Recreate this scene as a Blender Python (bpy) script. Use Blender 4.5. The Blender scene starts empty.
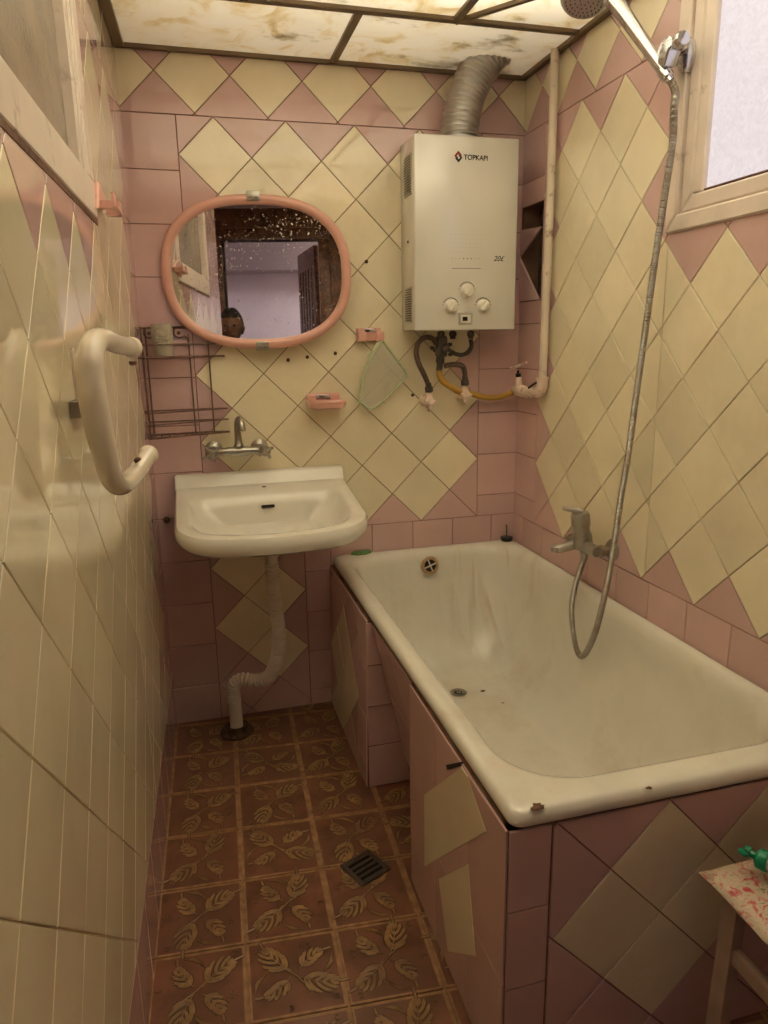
import bpy, bmesh, math, random
from mathutils import Vector, Matrix, Quaternion
R = random.Random(7)
PI = math.pi
COL = bpy.context.scene.collection
U = 0.1065           # half diagonal of one 15 cm wall tile
ZJ = 1.83            # height of lattice row j = 0
XR = 1.109           # right wall
CEIL = 2.105
YF = -2.80           # wall behind the camera
LS = 0.036           # the left wall runs slightly out of square

# ------------------------------------------------------------------ materials
def mat(name, col, rough=0.5, metal=0.0, coat=0.0, var=0.0, vscale=8.0, bump=0.0, bscale=60.0,
        dirt=None, dirt_amt=0.5, dirt_scale=3.0, dirt_lo=0.55, dirt_hi=0.75, spec=0.5, trans=0.0, alpha=1.0, sss=0.0, det=6.0):
    m = bpy.data.materials.new(name); m.use_nodes = True
    nt = m.node_tree; N = nt.nodes; L = nt.links
    b = N['Principled BSDF']
    b.inputs['Base Color'].default_value = (*col, 1)
    b.inputs['Roughness'].default_value = rough
    b.inputs['Metallic'].default_value = metal
    b.inputs['Coat Weight'].default_value = coat
    b.inputs['Coat Roughness'].default_value = 0.06
    b.inputs['Specular IOR Level'].default_value = spec
    b.inputs['Transmission Weight'].default_value = trans
    b.inputs['Alpha'].default_value = alpha
    tc = N.new('ShaderNodeTexCoord')
    out = None
    if var > 0:
        n = N.new('ShaderNodeTexNoise'); n.inputs['Scale'].default_value = vscale; n.inputs['Detail'].default_value = det
        L.new(tc.outputs['Object'], n.inputs['Vector'])
        mr = N.new('ShaderNodeMapRange'); mr.inputs[1].default_value = .3; mr.inputs[2].default_value = .7
        mr.inputs[3].default_value = 1 - var; mr.inputs[4].default_value = 1 + var
        L.new(n.outputs['Fac'], mr.inputs[0])
        mx = N.new('ShaderNodeVectorMath'); mx.operation = 'SCALE'
        mx.inputs[0].default_value = col; L.new(mr.outputs[0], mx.inputs['Scale'])
        out = mx.outputs[0]
    if dirt is not None:
        n = N.new('ShaderNodeTexNoise'); n.inputs['Scale'].default_value = dirt_scale; n.inputs['Detail'].default_value = 9
        n.inputs['Roughness'].default_value = .65
        L.new(tc.outputs['Object'], n.inputs['Vector'])
        mr = N.new('ShaderNodeMapRange'); mr.inputs[1].default_value = dirt_lo; mr.inputs[2].default_value = dirt_hi
        mr.inputs[3].default_value = 0; mr.inputs[4].default_value = dirt_amt
        L.new(n.outputs['Fac'], mr.inputs[0])
        mx = N.new('ShaderNodeMix'); mx.data_type = 'RGBA'
        mx.inputs['A'].default_value = (*col, 1); mx.inputs['B'].default_value = (*dirt, 1)
        if out: L.new(out, mx.inputs['A'])
        L.new(mr.outputs[0], mx.inputs['Factor']); out = mx.outputs['Result']
    if out: L.new(out, b.inputs['Base Color'])
    if bump > 0:
        n = N.new('ShaderNodeTexNoise'); n.inputs['Scale'].default_value = bscale; n.inputs['Detail'].default_value = 4
        L.new(tc.outputs['Object'], n.inputs['Vector'])
        bp = N.new('ShaderNodeBump'); bp.inputs['Strength'].default_value = bump; bp.inputs['Distance'].default_value = .002
        L.new(n.outputs['Fac'], bp.inputs['Height']); L.new(bp.outputs[0], b.inputs['Normal'])
    m['out'] = 0
    return m

def tile_mat(name, col, rough=0.12):
    """glazed tile: each tile has its own small tone step, stored on the mesh"""
    m = bpy.data.materials.new(name); m.use_nodes = True
    nt = m.node_tree; N = nt.nodes; L = nt.links; b = N['Principled BSDF']
    at = N.new('ShaderNodeAttribute'); at.attribute_name = 'tile_tone'
    tc = N.new('ShaderNodeTexCoord')
    n = N.new('ShaderNodeTexNoise'); n.inputs['Scale'].default_value = 5; n.inputs['Detail'].default_value = 7
    L.new(tc.outputs['Object'], n.inputs['Vector'])
    m1 = N.new('ShaderNodeMapRange'); m1.inputs[1].default_value = .3; m1.inputs[2].default_value = .7; m1.inputs[3].default_value = .93; m1.inputs[4].default_value = 1.06
    L.new(n.outputs['Fac'], m1.inputs[0])
    mu = N.new('ShaderNodeMath'); mu.operation = 'MULTIPLY'; L.new(at.outputs['Fac'], mu.inputs[0]); L.new(m1.outputs[0], mu.inputs[1])
    sc = N.new('ShaderNodeVectorMath'); sc.operation = 'SCALE'; sc.inputs[0].default_value = col; L.new(mu.outputs[0], sc.inputs['Scale'])
    # grimy film in blotches
    n2 = N.new('ShaderNodeTexNoise'); n2.inputs['Scale'].default_value = 2.2; n2.inputs['Detail'].default_value = 10; n2.inputs['Roughness'].default_value = .7
    L.new(tc.outputs['Object'], n2.inputs['Vector'])
    m2 = N.new('ShaderNodeMapRange'); m2.inputs[1].default_value = .5; m2.inputs[2].default_value = .78; m2.inputs[4].default_value = .28
    L.new(n2.outputs['Fac'], m2.inputs[0])
    mx = N.new('ShaderNodeMix'); mx.data_type = 'RGBA'; mx.inputs['B'].default_value = (.42, .27, .15, 1)
    L.new(sc.outputs[0], mx.inputs['A']); L.new(m2.outputs[0], mx.inputs['Factor']); L.new(mx.outputs['Result'], b.inputs['Base Color'])
    b.inputs['Coat Weight'].default_value = .3; b.inputs['Coat Roughness'].default_value = .02; b.inputs['Coat IOR'].default_value = 1.55
    m3 = N.new('ShaderNodeMapRange'); m3.inputs[1].default_value = .35; m3.inputs[2].default_value = .75; m3.inputs[3].default_value = rough; m3.inputs[4].default_value = rough + .07
    L.new(n2.outputs['Fac'], m3.inputs[0]); L.new(m3.outputs[0], b.inputs['Roughness'])
    n3 = N.new('ShaderNodeTexNoise'); n3.inputs['Scale'].default_value = 14; n3.inputs['Detail'].default_value = 2
    L.new(tc.outputs['Object'], n3.inputs['Vector'])
    bp = N.new('ShaderNodeBump'); bp.inputs['Strength'].default_value = .03; bp.inputs['Distance'].default_value = .002
    L.new(n3.outputs['Fac'], bp.inputs['Height']); L.new(bp.outputs[0], b.inputs['Normal'])
    return m

M_YEL = tile_mat('glazed_yellow_tile', (.82, .735, .53), .03)
M_PNK = tile_mat('glazed_pink_tile', (.63, .42, .40), .03)
M_GRT = mat('grout', (.20, .11, .07), .9, var=.3, vscale=20)
M_GRL = mat('pale_grout', (.62, .5, .3), .8, var=.2, vscale=20)
M_PLAST = mat('rough_cement', (.10, .075, .055), .95, var=.5, vscale=30, bump=1, bscale=50)
M_ENAMEL = mat('tub_enamel', (.76, .73, .64), .16, coat=.3, dirt=(.42, .28, .16), dirt_amt=.5, dirt_scale=4, dirt_lo=.52, dirt_hi=.8, var=.04)
def add_streaks(m, col=(.36, .19, .10), lo=.50, hi=.70, amt=.36, scale=(26, 8, 1.6)):
    nt = m.node_tree; N = nt.nodes; L = nt.links; b = N['Principled BSDF']; src = b.inputs['Base Color'].links[0].from_socket
    tc = N.new('ShaderNodeTexCoord'); mp = N.new('ShaderNodeMapping'); mp.inputs['Scale'].default_value = scale; n = N.new('ShaderNodeTexNoise'); n.inputs['Scale'].default_value = 1; n.inputs['Detail'].default_value = 8; n.inputs['Distortion'].default_value = .8
    L.new(tc.outputs['Object'], mp.inputs[0]); L.new(mp.outputs[0], n.inputs['Vector'])
    mr = N.new('ShaderNodeMapRange'); mr.inputs[1].default_value = lo; mr.inputs[2].default_value = hi; mr.inputs[4].default_value = amt; L.new(n.outputs['Fac'], mr.inputs[0])
    sp = N.new('ShaderNodeSeparateXYZ'); L.new(tc.outputs['Object'], sp.inputs[0])
    g1 = N.new('ShaderNodeMapRange'); g1.inputs[1].default_value = .40; g1.inputs[2].default_value = .58; L.new(sp.outputs['Y'], g1.inputs[0])      # the tap end of the tub
    g2 = N.new('ShaderNodeMapRange'); g2.inputs[1].default_value = .02; g2.inputs[2].default_value = .16; L.new(sp.outputs['X'], g2.inputs[0])
    p1 = N.new('ShaderNodeMath'); p1.operation = 'MULTIPLY'; L.new(g1.outputs[0], p1.inputs[0]); L.new(g2.outputs[0], p1.inputs[1])
    p3 = N.new('ShaderNodeMath'); p3.operation = 'MAXIMUM'; p3.inputs[1].default_value = .12; L.new(p1.outputs[0], p3.inputs[0])
    p2 = N.new('ShaderNodeMath'); p2.operation = 'MULTIPLY'; L.new(p3.outputs[0], p2.inputs[0]); L.new(mr.outputs[0], p2.inputs[1])
    mx = N.new('ShaderNodeMix'); mx.data_type = 'RGBA'; mx.inputs['B'].default_value = (*col, 1); L.new(src, mx.inputs['A']); L.new(p2.outputs[0], mx.inputs['Factor']); L.new(mx.outputs['Result'], b.inputs['Base Color'])
add_streaks(M_ENAMEL)
M_CERAM = mat('sink_ceramic', (.76, .73, .65), .14, coat=.4, var=.04, dirt=(.45, .32, .18), dirt_amt=.3, dirt_scale=5)
M_WPAINT = mat('old_cream_paint', (.73, .63, .55), .38, var=.08, vscale=10, bump=.25, bscale=40, dirt=(.22, .13, .07), dirt_amt=.8, dirt_scale=14, dirt_lo=.6, dirt_hi=.72)
M_HEAT = mat('heater_enamel', (.72, .70, .63), .22, coat=.2, var=.02)
M_HEAT.node_tree.nodes['Principled BSDF'].inputs['Coat Weight'].default_value = 1; M_HEAT.node_tree.nodes['Principled BSDF'].inputs['Coat IOR'].default_value = 1.8; M_HEAT.node_tree.nodes['Principled BSDF'].inputs['Coat Roughness'].default_value = .16
M_HEATS = mat('heater_grille', (.42, .39, .32), .5, var=.1, vscale=90)
M_CHROME = mat('worn_chrome', (.62, .62, .66), .16, metal=1, dirt=(.28, .2, .12), dirt_amt=.6, dirt_scale=30)
M_DULLCH = mat('dull_chrome', (.42, .40, .36), .32, metal=.85, dirt=(.3, .22, .13), dirt_amt=.8, dirt_scale=25, dirt_lo=.45, dirt_hi=.7)
M_ALU = mat('duct_aluminium', (.66, .65, .63), .30, metal=1, var=.12, vscale=25)
M_RUST = mat('rusty_wire', (.17, .095, .07), .6, metal=.3, var=.4, vscale=40)
M_BLACK = mat('black_rubber', (.02, .018, .016), .55)
M_HOLE = mat('dark_hole', (.01, .008, .006), .9)
M_PINKP = mat('salmon_plastic', (.70, .38, .31), .3, var=.04, coat=.2)
M_PIPEP = mat('painted_pipe', (.74, .64, .52), .5, var=.1, bump=.5, bscale=60, dirt=(.2, .08, .03), dirt_amt=.85, dirt_scale=22, dirt_lo=.55, dirt_hi=.68)
M_PINKPIPE = mat('flaky_pink_paint', (.76, .60, .50), .55, var=.15, bump=.6, bscale=70, dirt=(.25, .12, .07), dirt_amt=.8, dirt_scale=40, dirt_lo=.52, dirt_hi=.66)
M_YHOSE = mat('yellow_gas_hose', (.50, .29, .05), .45, dirt=(.25, .15, .06), dirt_amt=.5, dirt_scale=18)
M_BRAID = mat('brown_braided_hose', (.13, .085, .06), .5, metal=.4, var=.3, vscale=120)
M_GREY = mat('dark_cast_metal', (.09, .075, .06), .5, metal=.5, var=.3, vscale=40)
M_WPVC = mat('white_pvc', (.66, .57, .46), .4, var=.08)
M_BARP = mat('cream_plastic_bar', (.68, .60, .49), .2, coat=.4, var=.05, dirt=(.35, .24, .13), dirt_amt=.4, dirt_scale=12)
M_STEEL = mat('grey_steel', (.30, .26, .21), .4, metal=.7, var=.2, vscale=30)
M_TBAR = mat('brown_ceiling_profile', (.20, .145, .085), .45, metal=.3, var=.1)
M_DOOR = mat('dark_stained_wood', (.15, .055, .026), .35, var=.6, vscale=26, dirt=(.32, .16, .08), dirt_amt=.6, dirt_scale=70, dirt_lo=.5, dirt_hi=.62)
M_HALL = mat('lilac_plaster', (.62, .55, .58), .8, var=.05)
M_HALLC = mat('mauve_plaster_and_shade', (.30, .24, .24), .8)  # hall ceiling and floor, also shade painted on the upper far wall
M_GREEN = mat('green_plastic', (.0, .22, .10), .3)
M_BOTTLE = mat('white_bottle_plastic', (.72, .70, .64), .35)
M_LEAF = mat('green_sponge', (.13, .26, .08), .6, var=.3, vscale=60)
M_NETR = mat('pale_green_cord', (.42, .47, .30), .6, var=.15, vscale=80)
M_STOOLW = mat('pale_painted_wood', (.38, .27, .20), .55, var=.15, vscale=18, bump=.3)
M_BRONZE = mat('brown_grate', (.085, .06, .045), .45, metal=.2)
M_INK = mat('black_ink', (.015, .012, .012), .5)
M_RED = mat('red_ink', (.30, .02, .02), .5)
M_KNOB = mat('cream_knob', (.78, .74, .64), .25)
M_BRASSR = mat('rusted_flange', (.12, .08, .05), .6, metal=.5, var=.5, vscale=60)
M_SKIN = mat('skin', (.20, .10, .065), .5)
M_HAIR = mat('black_hair', (.012, .01, .01), .6)
M_SHIRT = mat('dark_shirt', (.03, .03, .04), .85)
M_TROUS = mat('dark_trousers', (.02, .022, .03), .85)
M_CHIP = mat('chipped_rust', (.13, .06, .03), .8, var=.5, vscale=80)

def mirror_mat():
    m = mat('speckled_mirror', (.80, .78, .76), .02, metal=1)
    nt = m.node_tree; N = nt.nodes; L = nt.links; b = N['Principled BSDF']
    tc = N.new('ShaderNodeTexCoord'); n = N.new('ShaderNodeTexNoise'); n.inputs['Scale'].default_value = 190; n.inputs['Detail'].default_value = 3
    L.new(tc.outputs['Object'], n.inputs['Vector'])
    n2 = N.new('ShaderNodeTexNoise'); n2.inputs['Scale'].default_value = 7; n2.inputs['Detail'].default_value = 3
    L.new(tc.outputs['Object'], n2.inputs['Vector'])
    add = N.new('ShaderNodeMath'); add.operation = 'MULTIPLY_ADD'; add.inputs[1].default_value = .30
    L.new(n2.outputs['Fac'], add.inputs[0]); L.new(n.outputs['Fac'], add.inputs[2])
    mr = N.new('ShaderNodeMapRange'); mr.inputs[1].default_value = .815; mr.inputs[2].default_value = .86
    L.new(add.outputs[0], mr.inputs[0])
    mx = N.new('ShaderNodeMix'); mx.data_type = 'RGBA'; mx.inputs['A'].default_value = (.80, .78, .76, 1); mx.inputs['B'].default_value = (.75, .62, .5, 1)
    L.new(mr.outputs[0], mx.inputs['Factor']); L.new(mx.outputs['Result'], b.inputs['Base Color'])
    iv = N.new('ShaderNodeMath'); iv.operation = 'SUBTRACT'; iv.inputs[0].default_value = 1; L.new(mr.outputs[0], iv.inputs[1]); L.new(iv.outputs[0], b.inputs['Metallic'])
    r = N.new('ShaderNodeMapRange'); r.inputs[3].default_value = .015; r.inputs[4].default_value = .6; L.new(mr.outputs[0], r.inputs[0]); L.new(r.outputs[0], b.inputs['Roughness'])
    return m
M_MIRROR = mirror_mat()

def ceiling_mat():
    """translucent marbled sheet with mould stains, lit by the lamps above it"""
    m = bpy.data.materials.new('marbled_translucent_sheet'); m.use_nodes = True
    nt = m.node_tree; N = nt.nodes; L = nt.links; b = N['Principled BSDF']; out = N['Material Output']
    tc = N.new('ShaderNodeTexCoord')
    n = N.new('ShaderNodeTexNoise'); n.inputs['Scale'].default_value = 9; n.inputs['Detail'].default_value = 9; n.inputs['Roughness'].default_value = .65; n.inputs['Distortion'].default_value = 1.0
    L.new(tc.outputs['Object'], n.inputs['Vector'])
    cr = N.new('ShaderNodeValToRGB'); e = cr.color_ramp.elements
    e[0].position = .35; e[0].color = (.86, .87, .85, 1); e[1].position = .75; e[1].color = (.60, .50, .30, 1)
    k = e.new(.52); k.color = (.85, .85, .80, 1); k = e.new(.62); k.color = (.76, .71, .56, 1)
    L.new(n.outputs['Fac'], cr.inputs[0])
    n2 = N.new('ShaderNodeTexNoise'); n2.inputs['Scale'].default_value = 3.6; n2.inputs['Detail'].default_value = 10; n2.inputs['Roughness'].default_value = .7
    mp = N.new('ShaderNodeMapping'); mp.inputs['Scale'].default_value = (1, 1.7, 1); mp.inputs['Location'].default_value = (3.3, 1.7, 0)
    L.new(tc.outputs['Object'], mp.inputs[0]); L.new(mp.outputs[0], n2.inputs['Vector'])
    mr = N.new('ShaderNodeMapRange'); mr.inputs[1].default_value = .575; mr.inputs[2].default_value = .70; mr.inputs[4].default_value = .85; L.new(n2.outputs['Fac'], mr.inputs[0])
    mx = N.new('ShaderNodeMix'); mx.data_type = 'RGBA'; mx.inputs['B'].default_value = (.16, .14, .06, 1)
    L.new(cr.outputs[0], mx.inputs['A']); L.new(mr.outputs[0], mx.inputs['Factor'])
    L.new(mx.outputs['Result'], b.inputs['Base Color']); b.inputs['Roughness'].default_value = .3
    tr = N.new('ShaderNodeBsdfTranslucent'); L.new(mx.outputs['Result'], tr.inputs[0])
    ms = N.new('ShaderNodeMixShader'); ms.inputs[0].default_value = .55
    L.new(b.outputs[0], ms.inputs[1]); L.new(tr.outputs[0], ms.inputs[2]); L.new(ms.outputs[0], out.inputs['Surface'])
    return m
M_CEIL = ceiling_mat()

def pane_mat(name, col, strength):
    """patterned obscure glass lit by the daylight behind it"""
    m = bpy.data.materials.new(name); m.use_nodes = True
    nt = m.node_tree; N = nt.nodes; L = nt.links; b = N['Principled BSDF']
    b.inputs['Base Color'].default_value = (.10, .09, .09, 1); b.inputs['Roughness'].default_value = .3
    tc = N.new('ShaderNodeTexCoord')
    v = N.new('ShaderNodeTexVoronoi'); v.inputs['Scale'].default_value = 70; L.new(tc.outputs['Object'], v.inputs['Vector'])
    n = N.new('ShaderNodeTexNoise'); n.inputs['Scale'].default_value = 55; n.inputs['Distortion'].default_value = 2; L.new(tc.outputs['Object'], n.inputs['Vector'])
    mr = N.new('ShaderNodeMapRange'); mr.inputs[1].default_value = .3; mr.inputs[2].default_value = .7; mr.inputs[3].default_value = .90; mr.inputs[4].default_value = 1.03
    L.new(n.outputs['Fac'], mr.inputs[0])
    s = N.new('ShaderNodeMath'); s.operation = 'MULTIPLY'; s.inputs[1].default_value = strength; L.new(mr.outputs[0], s.inputs[0])
    b.inputs['Emission Color'].default_value = (*col, 1); L.new(s.outputs[0], b.inputs['Emission Strength'])
    bp = N.new('ShaderNodeBump'); bp.inputs['Strength'].default_value = .3; bp.inputs['Distance'].default_value = .002
    L.new(v.outputs['Distance'], bp.inputs['Height']); L.new(bp.outputs[0], b.inputs['Normal'])
    return m
M_PANE = pane_mat('daylit_obscure_glass', (1.0, .90, .93), 0.84)
M_PANEL = mat('dim_obscure_glass', (.30, .245, .19), .22, var=.25, vscale=6, bump=.6, bscale=120, dirt=(.12, .10, .09), dirt_amt=.7, dirt_scale=5)

def floral_mat():
    m = bpy.data.materials.new('faded_floral_oilcloth'); m.use_nodes = True
    nt = m.node_tree; N = nt.nodes; L = nt.links; b = N['Principled BSDF']; b.inputs['Roughness'].default_value = .45
    tc = N.new('ShaderNodeTexCoord'); n = N.new('ShaderNodeTexNoise'); n.inputs['Scale'].default_value = 55; n.inputs['Detail'].default_value = 6; n.inputs['Distortion'].default_value = 1.5
    L.new(tc.outputs['Object'], n.inputs['Vector'])
    cr = N.new('ShaderNodeValToRGB'); e = cr.color_ramp.elements
    e[0].position = .30; e[0].color = (.16, .20, .09, 1); e[1].position = .72; e[1].color = (.45, .03, .05, 1)
    for p, c in ((.38, (.52, .42, .30)), (.52, (.58, .46, .34)), (.58, (.52, .22, .18)), (.64, (.55, .10, .11))):
        k = e.new(p); k.color = (*c, 1)
    L.new(n.outputs['Fac'], cr.inputs[0]); L.new(cr.outputs[0], b.inputs['Base Color'])
    return m
M_FLORAL = floral_mat()

def net_mat():
    m = mat('green_mesh_net', (.52, .49, .38), .6)
    nt = m.node_tree; N = nt.nodes; L = nt.links; b = N['Principled BSDF']
    tc = N.new('ShaderNodeTexCoord'); w = []
    for d in ('X', 'Z'):
        a = N.new('ShaderNodeTexWave'); a.wave_type = 'BANDS'; a.bands_direction = d; a.inputs['Scale'].default_value = 95; a.inputs['Distortion'].default_value = .6
        L.new(tc.outputs['Object'], a.inputs['Vector']); w.append(a)
    mx = N.new('ShaderNodeMath'); mx.operation = 'MAXIMUM'; L.new(w[0].outputs['Fac'], mx.inputs[0]); L.new(w[1].outputs['Fac'], mx.inputs[1])
    mr = N.new('ShaderNodeMapRange'); mr.inputs[1].default_value = .3; mr.inputs[2].default_value = .9; mr.inputs[3].default_value = .30; mr.inputs[4].default_value = .75; L.new(mx.outputs[0], mr.inputs[0])
    L.new(mr.outputs[0], b.inputs['Alpha'])
    return m
M_NET = net_mat()
def glass_mat():
    m = mat('frosted_tumbler_glass', (.62, .58, .44), .3, var=.1, vscale=20)
    m.node_tree.nodes['Principled BSDF'].inputs['Alpha'].default_value = .38
    return m
M_GLASS = glass_mat()

# ------------------------------------------------------------------ mesh helpers
def link(o, parent=None):
    COL.objects.link(o)
    if parent: o.parent = parent
    return o
def tag(o, label=None, cat=None, group=None, kind=None):
    if label: o['label'] = label
    if cat: o['category'] = cat
    if group: o['group'] = group
    if kind: o['kind'] = kind
    return o
def obj(name, bm, mats, parent=None, smooth=True, angle=40):
    me = bpy.data.meshes.new(name)
    bmesh.ops.recalc_face_normals(bm, faces=bm.faces)
    bm.to_mesh(me); bm.free()
    for m in (mats if isinstance(mats, (list, tuple)) else [mats]): me.materials.append(m)
    if smooth:
        me.polygons.foreach_set('use_smooth', [True] * len(me.polygons))
        me.set_sharp_from_angle(angle=math.radians(angle))
    return link(bpy.data.objects.new(name, me), parent)
def empty(name, loc=(0, 0, 0), label=None, cat=None, group=None):
    e = bpy.data.objects.new(name, None); e.empty_display_size = .03; link(e); e.location = loc
    return tag(e, label, cat, group)
def structure(o): o['kind'] = 'structure'; return o
def part(name, bm, m, root, **k):
    """mesh built in world coordinates, parented to a root that may be moved"""
    o = obj(name, bm, m, None, **k); o.parent = root
    w = Vector((0, 0, 0)); r = root
    while r: w += r.location; r = r.parent
    for v in o.data.vertices: v.co -= w
    return o
def thing(name, bm, m, label, cat, base=None, group=None, **k):
    """one-mesh thing with its origin at its own middle-bottom"""
    o = obj(name, bm, m, None, **k)
    vs = [v.co for v in o.data.vertices]
    if base is None:
        base = Vector(((min(v.x for v in vs) + max(v.x for v in vs)) / 2, (min(v.y for v in vs) + max(v.y for v in vs)) / 2, min(v.z for v in vs)))
    base = Vector(base)
    for v in o.data.vertices: v.co -= base
    o.location = base
    return tag(o, label, cat, group)

def box(bm, lo, hi, bev=0, seg=2, mi=0, mtx=None):
    r = bmesh.ops.create_cube(bm, size=1)
    vs = r['verts']; c = [(a + b) / 2 for a, b in zip(lo, hi)]; s = [abs(b - a) for a, b in zip(lo, hi)]
    for v in vs: v.co = Vector((v.co.x * s[0] + c[0], v.co.y * s[1] + c[1], v.co.z * s[2] + c[2]))
    fs = set(f for v in vs for f in v.link_faces)
    if bev > 0:
        es = set(e for v in vs for e in v.link_edges)
        q = bmesh.ops.bevel(bm, geom=list(es) + vs, offset=min(bev, min(s) * .49), segments=seg, affect='EDGES', profile=.5)
        fs = set(q['faces']) | set(f for f in fs if f.is_valid)
        vs = list(set(v for f in fs for v in f.verts))
    for f in fs:
        if f.is_valid: f.material_index = mi
    if mtx is not None:
        for v in vs: v.co = mtx @ v.co
    return vs

def smooth_path(pts, n=8):
    P = [Vector(p) for p in pts]
    if len(P) < 3: return P
    out = []
    for i in range(len(P) - 1):
        p0 = P[i - 1] if i else P[0] * 2 - P[1]; p1 = P[i]; p2 = P[i + 1]; p3 = P[i + 2] if i + 2 < len(P) else P[-1] * 2 - P[-2]
        for k in range(n):
            t = k / n
            out.append(.5 * ((2 * p1) + (-p0 + p2) * t + (2 * p0 - 5 * p1 + 4 * p2 - p3) * t * t + (-p0 + 3 * p1 - 3 * p2 + p3) * t ** 3))
    out.append(P[-1]); return out
def resample(P, step):
    out = [P[0].copy()]; acc = 0
    for a, b in zip(P, P[1:]):
        L = (b - a).length; d = step - acc
        while d <= L and L > 0:
            out.append(a.lerp(b, d / L)); d += step
        acc = (acc + L) % step if L else acc
    out.append(P[-1].copy()); return out
def tube(bm, pts, r, seg=12, smooth=0, step=None, rfun=None, caps=True, mi=0, rounded=False):
    P = smooth_path(pts, smooth) if smooth else [Vector(p) for p in pts]
    if step: P = resample(P, step)
    if rounded:     # soft hemispherical ends
        d0 = (P[0] - P[1]).normalized(); d1 = (P[-1] - P[-2]).normalized()
        pre = [(P[0] + d0 * r * math.sin(a), r * math.cos(a)) for a in (1.4, 1.1, .7, .3)]
        post = [(P[-1] + d1 * r * math.sin(a), r * math.cos(a)) for a in (.3, .7, 1.1, 1.4)]
    else: pre = post = []
    s = 0; rows = []
    for i, p in enumerate(P):
        if i: s += (p - P[i - 1]).length
        rows.append((p, rfun(s) if rfun else r))
    rows = pre + rows + post
    t0 = None; n = None; rings = []
    for i, (p, rr) in enumerate(rows):
        a = rows[max(i - 1, 0)][0]; b = rows[min(i + 1, len(rows) - 1)][0]; t = (b - a).normalized()
        if n is None:
            n = t.orthogonal().normalized()
        else:
            q = t0.rotation_difference(t); n = (q @ n); n = (n - t * n.dot(t)).normalized()
        t0 = t; b2 = t.cross(n)
        rings.append([bm.verts.new(p + (n * math.cos(2 * PI * k / seg) + b2 * math.sin(2 * PI * k / seg)) * rr) for k in range(seg)])
    for A, B in zip(rings, rings[1:]):
        for k in range(seg):
            f = bm.faces.new((A[k], A[(k + 1) % seg], B[(k + 1) % seg], B[k])); f.material_index = mi
    if caps:
        for rg in (rings[0], rings[-1]):
            f = bm.faces.new(rg); f.material_index = mi
    return rings
def lathe(bm, prof, origin, axis=(0, 0, 1), seg=24, mi=0, cap=True):
    """prof: list of (radius, height along axis)"""
    ax = Vector(axis).normalized(); n = ax.orthogonal().normalized(); b = ax.cross(n); o = Vector(origin); rings = []
    for r, h in prof:
        if r < 1e-6: rings.append([bm.verts.new(o + ax * h)])
        else: rings.append([bm.verts.new(o + ax * h + (n * math.cos(2 * PI * k / seg) + b * math.sin(2 * PI * k / seg)) * r) for k in range(seg)])
    for A, B in zip(rings, rings[1:]):
        for k in range(seg):
            k2 = (k + 1) % seg
            if len(A) == 1 and len(B) == 1: continue
            if len(A) == 1: f = bm.faces.new((A[0], B[k2], B[k]))
            elif len(B) == 1: f = bm.faces.new((A[k], A[k2], B[0]))
            else: f = bm.faces.new((A[k], A[k2], B[k2], B[k]))
            f.material_index = mi
    if cap:
        for rg in (rings[0], rings[-1]):
            if len(rg) > 2: bm.faces.new(rg).material_index = mi
def loft(bm, rings, cap0=False, cap1=False, mi=0):
    V = [[bm.verts.new(p) for p in r] for r in rings]; n = len(V[0])
    for A, B in zip(V, V[1:]):
        for k in range(n): bm.faces.new((A[k], A[(k + 1) % n], B[(k + 1) % n], B[k])).material_index = mi
    if cap0: bm.faces.new(V[0]).material_index = mi
    if cap1: bm.faces.new(V[-1]).material_index = mi
def prism(bm, poly, z0, z1, frame, mi=0, bev=0):
    """poly in 2D; frame(u, v, w) -> Vector; extruded from w=z0 to z1 with a small chamfer"""
    n = len(poly); rings = []
    cx = sum(p[0] for p in poly) / n; cy = sum(p[1] for p in poly) / n
    rings.append([frame(u, v, z0) for u, v in poly])
    if bev:
        rings.append([frame(u, v, z1 - bev) for u, v in poly]); ins = inset(poly, bev)
        rings.append([frame(u, v, z1) for u, v in (ins or poly)])
    else: rings.append([frame(u, v, z1) for u, v in poly])
    loft(bm, rings, True, True, mi)
def inset(poly, d):
    """inset of a convex counter-clockwise polygon"""
    n = len(poly); out = []
    for i in range(n):
        p0, p1, p2 = poly[i - 1], poly[i], poly[(i + 1) % n]
        a = (p1[0] - p0[0], p1[1] - p0[1]); b = (p2[0] - p1[0], p2[1] - p1[1])
        la = math.hypot(*a); lb = math.hypot(*b)
        if la < 1e-9 or lb < 1e-9: return None
        n1 = (-a[1] / la, a[0] / la); n2 = (-b[1] / lb, b[0] / lb)
        k = 1 + n1[0] * n2[0] + n1[1] * n2[1]
        if k < .15: k = .15
        out.append((p1[0] + (n1[0] + n2[0]) * d / k, p1[1] + (n1[1] + n2[1]) * d / k))
    if area(out) < 1e-6: return None
    return out
def area(P): return .5 * sum(P[i - 1][0] * P[i][1] - P[i][0] * P[i - 1][1] for i in range(len(P)))
def clip(poly, a, b, c):
    """keep a*x+b*y<=c"""
    out = []
    for i in range(len(poly)):
        p, q = poly[i - 1], poly[i]; dp = a * p[0] + b * p[1] - c; dq = a * q[0] + b * q[1] - c
        if dp <= 0: 
            if dq <= 0: out.append(q)
            else: t = dp / (dp - dq); out.append((p[0] + (q[0] - p[0]) * t, p[1] + (q[1] - p[1]) * t))
        elif dq <= 0:
            t = dp / (dp - dq); out.append((p[0] + (q[0] - p[0]) * t, p[1] + (q[1] - p[1]) * t)); out.append(q)
    res = []
    for p in out:
        if not res or math.hypot(p[0] - res[-1][0], p[1] - res[-1][1]) > 1e-5: res.append(p)
    if len(res) > 1 and math.hypot(res[0][0] - res[-1][0], res[0][1] - res[-1][1]) < 1e-5: res.pop()
    return res
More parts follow.
